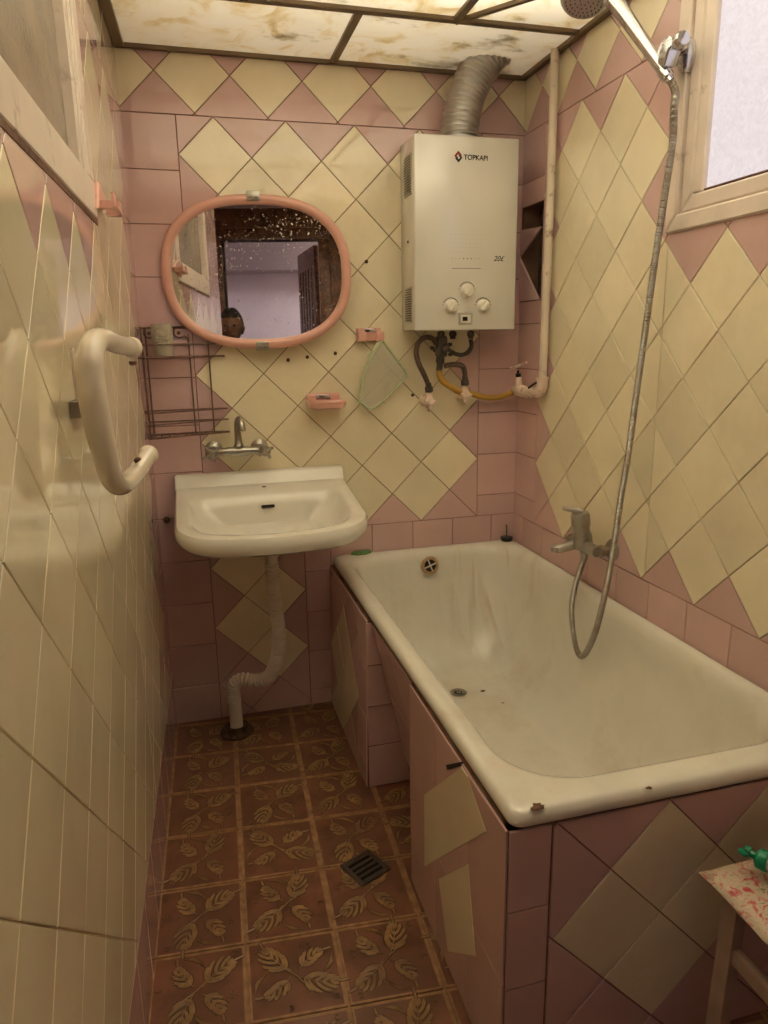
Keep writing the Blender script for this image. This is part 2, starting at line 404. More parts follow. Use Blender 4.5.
def cliprect(poly, x0, x1, y0, y1):
    for a, b, c in ((-1, 0, -x0), (1, 0, x1), (0, -1, -y0), (0, 1, y1)):
        if len(poly) < 3: return None
        poly = clip(poly, a, b, c)
    if len(poly) < 3 or area(poly) < 2e-5: return None
    return poly
def diamonds(rect, cx, cy, hu, hv, parity, colour):
    """cells of a diamond lattice clipped to rect=(x0,x1,y0,y1); lattice nodes at cx+i*hu, cy+j*hv"""
    x0, x1, y0, y1 = rect; T = []
    for i in range(int((x0 - cx) / hu) - 2, int((x1 - cx) / hu) + 3):
        for j in range(int((y0 - cy) / hv) - 2, int((y1 - cy) / hv) + 3):
            if (i + j) % 2 != parity: continue
            x = cx + i * hu; y = cy + j * hv
            p = cliprect([(x + hu, y), (x, y + hv), (x - hu, y), (x, y - hv)], *rect)
            if p: T.append((p, colour(i, j)))
    return T
def grid(rect, w, h, mi=1, ox=0, oy=None):
    x0, x1, y0, y1 = rect; T = []; y = y1 if oy is None else oy
    while y > y0 + .004:
        x = x0 - ox
        while x < x1 - .004:
            p = cliprect([(x, y - h), (x + w, y - h), (x + w, y), (x, y)], *rect)
            if p and p[0] and area(p) > 1e-4: T.append((p, mi))
            x += w
        y -= h
    return T
def tiled(bm, T, frame, lift=.004, gap=.0011, bev=.0011, jit=.0007, toneR=None):
    tone = bm.faces.layers.float.get('tone') or bm.faces.layers.float.new('tone')
    for poly, mi in T:
        p0 = inset(poly, gap)
        if not p0: continue
        p1 = inset(p0, bev)
        if not p1: continue
        t = 1 + R.uniform(-.07, .07)
        xs = [p[0] for p in poly]; ys = [p[1] for p in poly]; cx = sum(xs) / len(xs); cy = sum(ys) / len(ys)
        ax = R.uniform(-1, 1) * jit / .1; ay = R.uniform(-1, 1) * jit / .1
        def z(u, v, w): return w + ax * (u - cx) + ay * (v - cy)
        rings = [[bm.verts.new(frame(u, v, 0)) for u, v in p0], [bm.verts.new(frame(u, v, z(u, v, lift - bev * .8))) for u, v in p0], [bm.verts.new(frame(u, v, z(u, v, lift))) for u, v in p1]]
        fs = []; n = len(p0)
        for A, B in zip(rings, rings[1:]):
            for k in range(n): fs.append(bm.faces.new((A[k], A[(k + 1) % n], B[(k + 1) % n], B[k])))
        fs.append(bm.faces.new(rings[-1]))
        for f in fs: f.material_index = mi; f[tone] = t
def tile_obj(name, bm, mats, parent=None, worldpart=None):
    lay = bm.faces.layers.float.get('tone'); bmesh.ops.recalc_face_normals(bm, faces=bm.faces)
    tones = [f[lay] if f[lay] else 1.0 for f in bm.faces]
    o = obj(name, bm, mats, parent, smooth=False)
    a = o.data.attributes.new('tile_tone', 'FLOAT', 'FACE'); a.data.foreach_set('value', tones)
    return o
TM = [M_YEL, M_PNK, M_GRT, M_PLAST]

# ------------------------------------------------------------------ the room
# floor: patterned terracotta tiles with acanthus sprays in low relief
def floor_mat():
    m = mat('terracotta_glaze', (.21, .085, .05), .3, coat=.15, var=.35, vscale=14, dirt=(.07, .035, .022), dirt_amt=.75, dirt_scale=7, dirt_lo=.48, dirt_hi=.72, bump=.3, bscale=90)
    return m
M_TERRA = floor_mat()
M_LEAFR = mat('ochre_relief', (.34, .20, .085), .32, coat=.15, var=.3, vscale=40, dirt=(.16, .07, .04), dirt_amt=.85, dirt_scale=9, dirt_lo=.45, dirt_hi=.7)
M_LINE = mat('brown_relief_outline', (.075, .032, .018), .5)
M_FGROUT = mat('ochre_joint', (.36, .20, .10), .7, var=.3, vscale=40)
E1 = Vector((.196, -.0150)); E2 = Vector((-.0078, -.1965)); F0 = Vector((.011, -.819))
def fpos(a, b, z=0):
    p = F0 + E1 * a + E2 * b
    return Vector((p.x, p.y, z))
def lobe_shapes():
    """strokes of one tile in unit tile coordinates: (path, width0, width1)"""
    rr = random.Random(3); S = []
    def arc(p, ang, curl, L, n=6):
        pts = [p]; a = ang
        for k in range(n):
            a += curl / n; p = (p[0] + math.cos(a) * L / n, p[1] + math.sin(a) * L / n); pts.append(p)
        return pts
    def acanthus(p, ang, curl, L, wide, pairs=6):
        rib = arc(p, ang, curl, L, 12)
        for k in range(pairs):
            i = 2 + int(k * 9 / pairs); q = rib[i]; a = math.atan2(rib[i][1] - rib[i - 1][1], rib[i][0] - rib[i - 1][0])
            t = k / (pairs - 1); ll = wide * (math.sin(PI * (.28 + .62 * t)) ** .8)
            for sg in (1, -1):
                S.append((arc(q, a + sg * (1.15 - .45 * t), -sg * .85, ll), .040, .052))
        S.append((arc(rib[-2], ang + curl, curl * .3, wide * .55), .034, .030))
        S.append((rib, .022, .010))
    acanthus((.47, .46), 3.75, -.55, .50, .25, 5)        # four leaves springing from the middle along the diagonals
    acanthus((.52, .54), .62, .50, .50, .25, 5)
    acanthus((.54, .47), -.95, .75, .42, .17, 5)
    acanthus((.45, .53), 2.15, .70, .42, .17, 5)
    S.append((arc((.40, .34), 1.1, -.5, .40, 10), .026, .016))
    for k in range(4):
        S.append((arc((.94, .33 + .03 * k), 1.75 + .05 * k, .7, .30 - .04 * k), .020, .008))
        S.append((arc((.06, .68 - .03 * k), -1.40 + .05 * k, .7, .28 - .04 * k), .020, .008))
    for c in ((.22, .70), (.80, .33), (.60, .10), (.38, .90), (.90, .90), (.10, .10), (.72, .20), (.28, .83)):
        S.append((arc(c, rr.uniform(0, 6), 4.4, .13, 9), .012, .006))
    return S
SHAPES = lobe_shapes()
def ribbon(bm, path, w0, w1, tf, z, mi, dome):
    n = len(path); rows = []
    for i, p in enumerate(path):
        a = path[max(i - 1, 0)]; b = path[min(i + 1, n - 1)]; dx, dy = b[0] - a[0], b[1] - a[1]; l = math.hypot(dx, dy) or 1
        t = i / (n - 1); w = (w0 * (1 - t) + w1 * t) * (math.sin(PI * min(1, (t + .12) / .35) / 2) if t < .25 else 1) * (1 if t < .85 else (1 - t) / .15 * .7 + .3)
        nx, ny = -dy / l * w / 2, dx / l * w / 2
        rows.append([bm.verts.new(tf(p[0] + nx, p[1] + ny, z)), bm.verts.new(tf(p[0], p[1], z + dome)), bm.verts.new(tf(p[0] - nx, p[1] - ny, z))])
    for A, B in zip(rows, rows[1:]):
        for k in (0, 1): bm.faces.new((A[k], A[k + 1], B[k + 1], B[k])).material_index = mi
def build_floor():
    bm = bmesh.new()
    box(bm, (-.6, YF - .12, -.06), (1.4, .12, -.0045), mi=3)
    for a in range(-3, 7):
        for b in range(-5, 11):
            c = fpos(a + .5, b + .5)
            if c.x < -.5 or c.x > 1.3 or c.y < YF - .15 or c.y > .12: continue
            g = .012
            q = [(a + g, b + g), (a + 1 - g, b + g), (a + 1 - g, b + 1 - g), (a + g, b + 1 - g)]
            r0 = [fpos(u, v, -.0045) for u, v in q]; r1 = [fpos(u, v, -.001) for u, v in q]
            q2 = [(a + .022, b + .022), (a + .978, b + .022), (a + .978, b + .978), (a + .022, b + .978)]; r2 = [fpos(u, v, 0) for u, v in q2]
            # raised ochre border line then the field
            q3 = [(a + .04, b + .04), (a + .96, b + .04), (a + .96, b + .96), (a + .04, b + .96)]; r3 = [fpos(u, v, -.0006) for u, v in q3]
            loft(bm, [r0, r1, r2], mi=3); loft(bm, [r2, r3], mi=3); loft(bm, [r3, [p + Vector((0, 0, 0)) for p in r3]][:1] + [[p.lerp(sum(r3, Vector()) / 4, .02) for p in r3]], False, True, mi=0)
            if c.x > .62 or c.y < -1.6: continue
            rot = (a * 1 + b * 2) % 4 if (a + b) % 2 else (a + b * 3 + 1) % 4
            def tf(u, v, z, rot=rot, a=a, b=b):
                u, v = u - .5, v - .5
                for _ in range(rot): u, v = -v, u
                u *= .96; v *= .96
                return fpos(a + .5 + u, b + .5 + v, z)
            for path, w0, w1 in SHAPES: ribbon(bm, path, w0 + .013, w1 + .012, tf, .0002, 2, 0)
            for path, w0, w1 in SHAPES: ribbon(bm, path, w0 * .86, w1 * .86, tf, .0005, 1, .0013)
    o = structure(obj('floor', bm, [M_TERRA, M_LEAFR, M_LINE, M_FGROUT], smooth=True, angle=50))
    return o
build_floor()

# back wall ------------------------------------------------------
def fb(u, v, w): return Vector((u, -w, v))
def ZJJ(j): return ZJ + j * U
XL0 = -.155
def build_back():
    bm = bmesh.new(); box(bm, (XL0 - .25, 0, -.06), (XR + .2, .12, 2.6), mi=2)
    T = []
    def cM(i, j): return 1 if i in (0, 9) or j in (1, -11) or j > 1 or i < 0 or i > 9 else 0
    T += diamonds((0, 9 * U, ZJJ(-11), ZJJ(1)), 0, ZJ, U, U, 1, cM)
    # offset band under the ceiling
    T += diamonds((XL0, XR, ZJJ(1.0), 2.14), .52 * U, ZJJ(2.05), U, U * .99, 0, lambda i, j: 0 if j == 0 else 1)
    T += grid((XL0, 0, 0, ZJJ(1.0)), 1.46 * U, 1.41 * U)
    T += grid((9 * U, XR, ZJJ(-11), ZJJ(1.0)), 1.43 * U, 1.41 * U)
    T += grid((3 * U, XR, 0, ZJJ(-11)), 1.42 * U, 1.41 * U, ox=.06)
    T += diamonds((0, 3 * U, 0, ZJJ(-11)), 0, ZJ, U, U, 1, lambda i, j: 1 if i in (0, 3) or j <= -16 else 0)
    tiled(bm, T, fb)
    return structure(tile_obj('wall_back', bm, TM))
build_back()

# right wall -----------------------------------------------------
UK = .1046
def fr(u, v, w): return Vector((XR - w, -u, v))       # u = distance from the back wall
def kd(k): return (k + 3.54) * UK
WR0, WR1, WRB, WRT = .793, 1.72, 1.522, 2.10       # right window outer frame: u range, bottom, top
def build_right():
    bm = bmesh.new(); L = -YF + .1
    hole = (.012, .158, 1.41, 1.712)
    # masonry in pieces round the window and round the small recess left by missing tiles
    def slab(u0, u1, v0, v1, d=.004): box(bm, (XR - .0, -u1, v0), (XR + .12, -u0, v1), mi=2)
    slab(-.12, hole[0], -.06, 2.6); slab(hole[0], hole[1], -.06, hole[2]); slab(hole[0], hole[1], hole[3], 2.6)
    box(bm, (XR + .06, -hole[1], hole[2]), (XR + .12, -hole[0], hole[3]), mi=3)
    slab(hole[1], WR0 + .03, -.06, 2.6); slab(WR0 + .03, WR1 - .03, -.06, WRB + .03); slab(WR0 + .03, WR1 - .03, WRT - .02, 2.6); slab(WR1 - .03, L, -.06, 2.6)
    def cM(k, j):
        if k <= -2 or j >= 1 or j <= -11: return 1
        if k == 4 and j >= -2: return 1
        if k >= 5 and j >= -3: return 1
        return 0
    T = []
    for rect in ((kd(-2), WR0 + .01, ZJJ(-11), ZJJ(1)), (WR0 + .01, L, ZJJ(-11), WRB + .01)):
        T += diamonds(rect, kd(0), ZJ, UK, U, 0, cM)
    for rect in ((0, WR0 + .01, ZJJ(1.0), 2.14), (WR1 - .01, L, ZJJ(1.0), 2.14)): T += diamonds(rect, kd(.65), ZJJ(2.05), UK, U, 0, lambda i, j: 0 if j == 0 else 1)
    T += diamonds((WR1 - .01, L, WRB + .01, ZJJ(1)), kd(0), ZJ, UK, U, 0, lambda k, j: 0)
    # column of square tiles next to the corner, with the missing ones left out
    for p, mi in grid((0, kd(-2), ZJJ(-11), ZJJ(1)), 1.6 * UK, 1.41 * U):
        x0 = min(q[0] for q in p); y0 = min(q[1] for q in p); y1 = max(q[1] for q in p)
        if y1 > hole[2] + .02 and y0 < hole[3] - .02:
            if y1 > hole[3]:
                T.append((cliprect(p, 0, 9, hole[3], 9), 1))
            elif y0 < hole[2]:
                T.append((cliprect(p, 0, 9, 0, hole[2]), 1))
            continue
        T.append((p, mi))
    # two broken triangular tiles clinging beside the hole
    T += grid((0, L, 0, ZJJ(-11)), 1.41 * U, 1.41 * U, ox=.075, oy=ZJJ(-11) )
    T = [t for t in T if t[0]]
    tiled(bm, T, fr)
    T2 = [([(.0, 1.41), (.155, 1.41), (.0, 1.557)], 1), ([(.0, 1.557), (.158, 1.635), (.0, 1.645)], 1)]
    tiled(bm, T2, fr, lift=.007, jit=0)
    return structure(tile_obj('wall_right', bm, TM))
build_right()

# left wall ------------------------------------------------------
def fl(u, v, w): return Vector((XL0 - LS * u + w, -u - LS * w, v))
WL0, WL1, WLB, WLT = .712, 1.56, 1.537, 2.10
WLE = 1.95          # the left wall steps out here
def build_left():
    bm = bmesh.new(); L = WLE
    def slab(u0, u1, v0, v1, w0=-.12, w1=0, mi=2):
        vs = box(bm, (0, 0, 0), (1, 1, 1), mi=mi)
        for q in vs: q.co = fl(u0 + (u1 - u0) * q.co.x, v0 + (v1 - v0) * q.co.y, w0 + (w1 - w0) * q.co.z)
    slab(-.12, WL0 + .03, -.06, 2.6); slab(WL0 + .03, WL1 - .03, -.06, WLB + .03); slab(WL0 + .03, WL1 - .03, WLT - .03, 2.6); slab(WL1 - .03, L, -.06, 2.6)
    s0 = 1.302 - 11 * U; T = []
    def c(i, j):                      # i counts from s0
        jj = j
        if jj >= 1: return 1
        if i <= 0: return 1
        if jj >= -3 and i * U + s0 > WL0 + .02: return 1
        return 0
    YB = ZJJ(-15.3)
    for rect in ((s0, WL0 + .01, YB, ZJJ(1)), (WL0 + .01, L, YB, WLB + .01), (WL1 - .01, L, WLB + .01, ZJJ(1))):
        T += diamonds(rect, s0, ZJ, U, U, 0, c)
    for rect in ((0, WL0 + .01, ZJJ(1.0), 2.14), (WL1 - .01, L, ZJJ(1.0), 2.14)): T += diamonds(rect, s0 + .4 * U, ZJJ(2.05), U, U, 0, lambda i, j: 0 if j == 0 else 1)
    T += grid((0, s0, YB, ZJJ(1)), 1.41 * U, 1.41 * U)
    T += grid((0, L, 0, YB), 1.41 * U, .21)
    tiled(bm, T, fl, jit=.0004)
    return structure(tile_obj('wall_left', bm, [M_YEL, M_PNK, M_GRL, M_PLAST, M_WPAINT]))
build_left()
bm = bmesh.new(); box(bm, (-.60, YF - .05, -.06), (-.44, -WLE + .02, 2.6)); box(bm, (-.4399, -WLE, -.06), (-.345, -WLE + .02, 2.6))
structure(obj('wall_left.001', bm, M_WPAINT, smooth=False))

# ceiling --------------------------------------------------------
def build_ceiling():
    XA = -.30
    xs1 = [(XA, .492), (.508, 1.3)]; k = 0
    pan = [(XA, .462, -.352, .02), (.478, XR, -.352, .02), (XA, .722, -1.35, -.374), (.738, XR, -1.35, -.374), (XA, .422, -2.15, -1.372), (.438, XR, -2.15, -1.372)]
    for i, (x0, x1, y0, y1) in enumerate(pan):
        bm = bmesh.new(); box(bm, (x0, y0, CEIL + .004), (x1, y1, CEIL + .008))
        structure(obj('ceiling' if i == 0 else 'ceiling.%03d' % i, bm, M_CEIL, smooth=False))
    bars = [((XA, -.374), (XR, -.352)), ((.459, -.352), (.481, .01)), ((.719, -1.35), (.741, -.374)), ((XA, -1.372), (XR, -1.35)), ((.42, -2.15), (.441, -1.372))]
    k = 0
    for a, b in bars:
        k += 1; bm = bmesh.new(); box(bm, (a[0], a[1], CEIL - .006), (b[0], b[1], CEIL + .004), bev=.0015)
        structure(obj('trim_%d' % k, bm, M_TBAR, smooth=False))
    # perimeter angle
    bm = bmesh.new(); box(bm, (XL0, -.018, CEIL - .008), (XR, -.005, CEIL + .004), bev=.0015); structure(obj('trim_6', bm, M_TBAR, smooth=False))
    bm = bmesh.new(); box(bm, (XR - .024, -2.15, CEIL - .008), (XR - .005, -.018, CEIL + .004), bev=.0015); structure(obj('trim_7', bm, M_TBAR, smooth=False))
    bm = bmesh.new(); vs = box(bm, (0, 0, 0), (1, 1, 1))
    for q in vs: q.co = fl(WLE * q.co.x, CEIL - .008 + .012 * q.co.y, .005 + .026 * q.co.z)
    structure(obj('trim_8', bm, M_TBAR, smooth=False))
    # short diagonal strip of profile
    bm = bmesh.new(); mt = Matrix.Translation((.86, -.52, CEIL - .002)) @ Matrix.Rotation(math.radians(-52), 4, 'Z'); box(bm, (-.21, -.007, -.005), (.21, .007, .005), mtx=mt)
    structure(obj('trim_9', bm, M_TBAR, smooth=False))
    # slab above the hanging ceiling
    bm = bmesh.new(); box(bm, (-.6, YF - .15, 2.6), (1.4, .15, 2.66)); structure(obj('ceiling.006', bm, M_WPAINT, smooth=False))
build_ceiling()

bm = bmesh.new(); box(bm, (-.45, -2.45, CEIL + .008), (XR, -2.155, 2.6)); structure(obj('bulkhead_light_stop', bm, M_DOOR, smooth=False))  # added bulkhead: keeps the ceiling lamps from leaking past the last panels
# wall behind the camera with the doorway, and the hall beyond ------
DX0, DX1, DZ = -.325, .315, 1.98
def build_front():
    bm = bmesh.new()
    box(bm, (-.6, YF - .12, -.06), (DX0, YF, 2.6), mi=2); box(bm, (DX1, YF - .12, -.06), (XR + .15, YF, 2.6), mi=2); box(bm, (DX0, YF - .12, DZ), (DX1, YF, 2.6), mi=2)
    structure(obj('wall_front', bm, [M_HALL, M_HALL, M_WPAINT], smooth=False))
    d = empty('door_1'); structure(d)
    def pm(name, boxes, m=M_DOOR, bev=.004):
        bm = bmesh.new()
        for lo, hi in boxes: box(bm, lo, hi, bev=bev)
        return part(name, bm, m, d)
    pm('door_frame', [((DX0 - .075, YF - .13, 0), (DX0, YF + .02, DZ)), ((DX1, YF - .13, 0), (DX1 + .075, YF + .02, DZ)), ((DX0 - .075, YF - .13, DZ), (DX1 + .075, YF + .02, DZ + .07))])
    pm('transom_panel', [((DX0 - .075, YF, DZ + .0705), (XR - .03, YF + .012, 2.50))])
    pm('side_panel', [((DX1 + .075, YF, 0), (XR - .03, YF + .012, DZ + .07))])
    # open leaf folded into the hall, with its louvres
    mt = Matrix.Translation((DX1 - .002, YF - .14, 0)) @ Matrix.Rotation(math.radians(-14), 4, 'Z')
    bm = bmesh.new(); box(bm, (-.037, -.60, .02), (-.002, 0, DZ - .02), bev=.004, mtx=mt)
    for q in range(5): box(bm, (-.045, -.54 + q * .10, .25), (-.036, -.48 + q * .10, DZ - .16), bev=.002, mtx=mt)
    part('door_leaf', bm, M_DOOR, d)
    # hall
    bm = bmesh.new(); box(bm, (-.7, -4.32, -.06), (1.9, -4.2, 2.5)); structure(obj('wall_hall', bm, M_HALL, smooth=False))
    bm = bmesh.new(); box(bm, (-.7, -4.2, -.06), (-.6, YF - .12, 2.5)); structure(obj('wall_hall_left', bm, M_HALL, smooth=False))
    bm = bmesh.new(); box(bm, (1.8, -4.2, -.06), (1.9, YF - .12, 2.5)); structure(obj('wall_hall_right', bm, M_HALL, smooth=False))
    bm = bmesh.new(); box(bm, (-.7, -4.3, 2.3), (1.9, YF - .12, 2.4)); box(bm, (-.6, -4.19, 1.90), (1.8, -3.9, 2.3)); structure(obj('ceiling.007', bm, M_HALLC, smooth=False))  # second box is an added soffit, its dark mauve imitating a shadowed wall band
    bm = bmesh.new(); box(bm, (-.7, -4.3, -.06), (1.9, YF - .12, 0)); structure(obj('floor.001', bm, M_HALLC, smooth=False))
build_front()

# ------------------------------------------------------------------ windows
def build_window_right():
    w = empty('window_1'); structure(w)
    def fr2(u, v, a): return Vector((XR - a, -u, v))
    def frame(bm, u0, u1, v0, v1, wd, a0, a1, bev=.004):
        # four mitred boards
        for q in (((u0, v0), (u0 + wd, v0 + wd), (u0 + wd, v1 - wd), (u0, v1)), ((u1, v1), (u1 - wd, v1 - wd), (u1 - wd, v0 + wd), (u1, v0)),
                  ((u0, v1), (u0 + wd, v1 - wd), (u1 - wd, v1 - wd), (u1, v1)), ((u0, v0), (u1, v0), (u1 - wd, v0 + wd), (u0 + wd, v0 + wd))):
            q = list(q)
            if area(q) < 0: q = q[::-1]
            q = inset(q, .0006) or q
            prism(bm, q, a0, a1, fr2, bev=bev)
    bm = bmesh.new(); frame(bm, WR0, WR1, WRB, WRT, .040, -.06, .012); part('window_frame', bm, M_WPAINT, w, smooth=False)
    bm = bmesh.new(); frame(bm, WR0 + .041, WR1 - .041, WRB + .041, WRT - .041, .036, -.055, .003); part('sash', bm, M_WPAINT, w, smooth=False)
    bm = bmesh.new(); frame(bm, WR0 + .077, WR1 - .077, WRB + .077, WRT - .077, .006, -.05, -.002, bev=.002); part('glazing_bead', bm, M_CHIP, w, smooth=False)
    bm = bmesh.new(); prism(bm, [(WR0 + .0775, WRB + .0775), (WR0 + .112, WRB + .0775), (WR0 + .112, WRT - .08), (WR0 + .0775, WRT - .08)], -.03, .0015, fr2, bev=.003); part('sash_stile', bm, M_WPAINT, w, smooth=False)
    bm = bmesh.new(); prism(bm, [(WR0 + .082, WRB + .082), (WR1 - .082, WRB + .082), (WR1 - .082, WRT - .082), (WR0 + .082, WRT - .082)], -.016, -.010, fr2); part('window_pane', bm, M_PANE, w, smooth=False)
build_window_right()
def build_window_left():
    w = empty('window_2'); structure(w)
    def bx(bm, u0, u1, v0, v1, a0, a1, bev=.003):
        prism(bm, [(u0, v0), (u1, v0), (u1, v1), (u0, v1)], a0, a1, fl, bev=bev)
    bm = bmesh.new(); bx(bm, WL0, WL1, WLB, WLB + .072, -.05, .0065); bx(bm, WL0, WL0 + .058, WLB + .0725, WLT, -.05, .006); bx(bm, WL1 - .06, WL1, WLB + .0725, WLT, -.05, .006); bx(bm, WL0 + .0585, WL1 - .0605, WLT - .06, WLT, -.05, .006)
    part('window_frame', bm, M_WPAINT, w, smooth=False)
    bm = bmesh.new(); bx(bm, WL0 + .061, WL0 + .078, WLB + .074, WLT - .06, -.05, .003); bx(bm, WL0 + .083, WL0 + .10, WLB + .074, WLT - .06, -.05, .000)
    bx(bm, WL0 + .1005, WL1 - .06, WLB + .074, WLB + .086, -.05, -.002); part('sash', bm, M_WPAINT, w, smooth=False)
    bm = bmesh.new(); bx(bm, WL0 + .09, WL1 - .06, WLB + .075, WLT - .06, -.045, -.02); part('window_pane', bm, M_PANEL, w, smooth=False)
    bm = bmesh.new(); bx(bm, WL0 + .002, WL1, WLB - .011, WLB, .003, .0052, bev=0); part('cracked_putty', bm, M_CHIP, w, smooth=False)
build_window_left()

# ------------------------------------------------------------------ bathtub
RIM = .563
def rrect(x0, x1, y0, y1, r, z, n=10, zf=None):
    P = []
    for cx, cy, a0 in ((x1 - r, y1 - r, 0), (x0 + r, y1 - r, 90), (x0 + r, y0 + r, 180), (x1 - r, y0 + r, 270)):
        for k in range(n + 1):
            a = math.radians(a0 + 90 * k / n); x = cx + r * math.cos(a); y = cy + r * math.sin(a)
            P.append(Vector((x, y, z if zf is None else zf(x, y, z))))
    return P
def build_tub():
    t = empty('bathtub', (.76, -.74, 0), 'old cream enamelled bathtub built in along the right wall, stained inside', 'bathtub')
    X0, X1, Y0, Y1 = .414, 1.102, -1.470, -.006
    bm = bmesh.new(); rings = []
    rings.append(rrect(X0 + .022, X1 - .01, Y0 + .022, Y1 - .006, .018, RIM - .030))
    rings.append(rrect(X0 + .004, X1, Y0 + .004, Y1, .022, RIM - .030))
    rings.append(rrect(X0, X1, Y0, Y1, .024, RIM - .022))
    rings.append(rrect(X0 + .0012, X1 - .001, Y0 + .0012, Y1 - .001, .024, RIM - .013))
    rings.append(rrect(X0 + .005, X1 - .003, Y0 + .005, Y1 - .003, .026, RIM - .006))
    rings.append(rrect(X0 + .011, X1 - .006, Y0 + .011, Y1 - .006, .03, RIM - .0018))
    rings.append(rrect(X0 + .020, X1 - .010, Y0 + .022, Y1 - .012, .04, RIM))
    rings.append(rrect(X0 + .036, X1 - .016, Y0 + .052, Y1 - .030, .135, RIM - .001))
    rings.append(rrect(X0 + .052, X1 - .026, Y0 + .072, Y1 - .042, .135, RIM - .011))
    rings.append(rrect(X0 + .060, X1 - .034, Y0 + .09, Y1 - .050, .135, RIM - .035))
    zt, zb = RIM - .035, .152
    for k in range(1, 19):
        e = 1 - math.cos(k / 18 * PI / 2); d = (1 - (1 - e) ** 2.1) ** (1 / 2.1)
        rings.append(rrect(X0 + .060 + .155 * e, X1 - .034 - .155 * e, Y0 + .09 + .36 * e, Y1 - .050 - .19 * e, .133 - .02 * e, zt + (zb - zt) * d))
    loft(bm, rings, False, True)
    # outside of the cast shell
    shell = [rrect(X0 + .022, X1 - .01, Y0 + .022, Y1 - .006, .018, RIM - .030)]
    for k in range(0, 19, 2):
        e = 1 - math.cos(k / 18 * PI / 2); d = (1 - (1 - e) ** 2.1) ** (1 / 2.1)
        shell.append(rrect(X0 + .053 + .155 * e, X1 - .027 - .155 * e, Y0 + .083 + .36 * e, Y1 - .043 - .19 * e, .138 - .02 * e, zt + (zb - zt) * d - .008 * (1 if k else .2)))
    loft(bm, shell, False, True)
    part('tub_shell', bm, M_ENAMEL, t)
    # overflow rosette on the end wall
    bm = bmesh.new(); o = Vector((.757, -.060, .507)); ax = Vector((0, -1, .13))
    lathe(bm, [(.0, .0), (.030, .0), (.033, .004), (.030, .009), (.024, .010), (.022, .006)], o, ax, 28)
    ov = part('overflow_ring', bm, mat('yellowed_plastic', (.42, .28, .14), .4, var=.2, vscale=60), t)
    bm = bmesh.new(); lathe(bm, [(.0, .0072), (.0215, .0072)], o, ax, 24, cap=False)
    part('overflow_hole', bm, M_HOLE, ov)
    bm = bmesh.new()
    for a in (20, 110):
        m = Matrix.Translation(o + ax.normalized() * .009) @ ax.to_track_quat('Z', 'Y').to_matrix().to_4x4() @ Matrix.Rotation(math.radians(a), 4, 'Z')
        box(bm, (-.022, -.0022, -.001), (.022, .0022, .002), mtx=m)
    part('overflow_cross', bm, M_CERAM, ov)
    bm = bmesh.new(); lathe(bm, [(.0, -.001), (.026, -.001), (.029, .002), (.024, .004), (.019, .001)], (.760, -.345, .1520), (0, 0, 1), 28)
    dr = part('drain_ring', bm, M_DULLCH, t)
    bm = bmesh.new()
    for k in range(6):
        a = k * PI / 3; lathe(bm, [(.0, .0016), (.004, .0016)], (.760 + .010 * math.cos(a), -.345 + .010 * math.sin(a), .1523), (0, 0, 1), 10, cap=False)
    part('drain_holes', bm, M_HOLE, dr)
    # chips in the enamel
    def chip(cx, cy, z, r, name='enamel_chip', nz=(0, 0, 1)):
        bm = bmesh.new(); rr = random.Random(int(cx * 1000)); P = []
        for k in range(14):
            a = 2 * PI * k / 14; q = r * rr.uniform(.6, 1.15); P.append((cx + q * math.cos(a) * 1.5, cy + q * math.sin(a)))
        prism(bm, P, z, z + .0008, lambda u, v, w: Vector((u, v, w))); part(name, bm, M_CHIP, t, smooth=False)
    chip(.462, -1.462, RIM - .0004, .009); chip(.66, -1.470, RIM - .0005, .004); chip(.842, -.358, .1522, .006); chip(.872, -.45, .1517, .003)
    return t
build_tub()

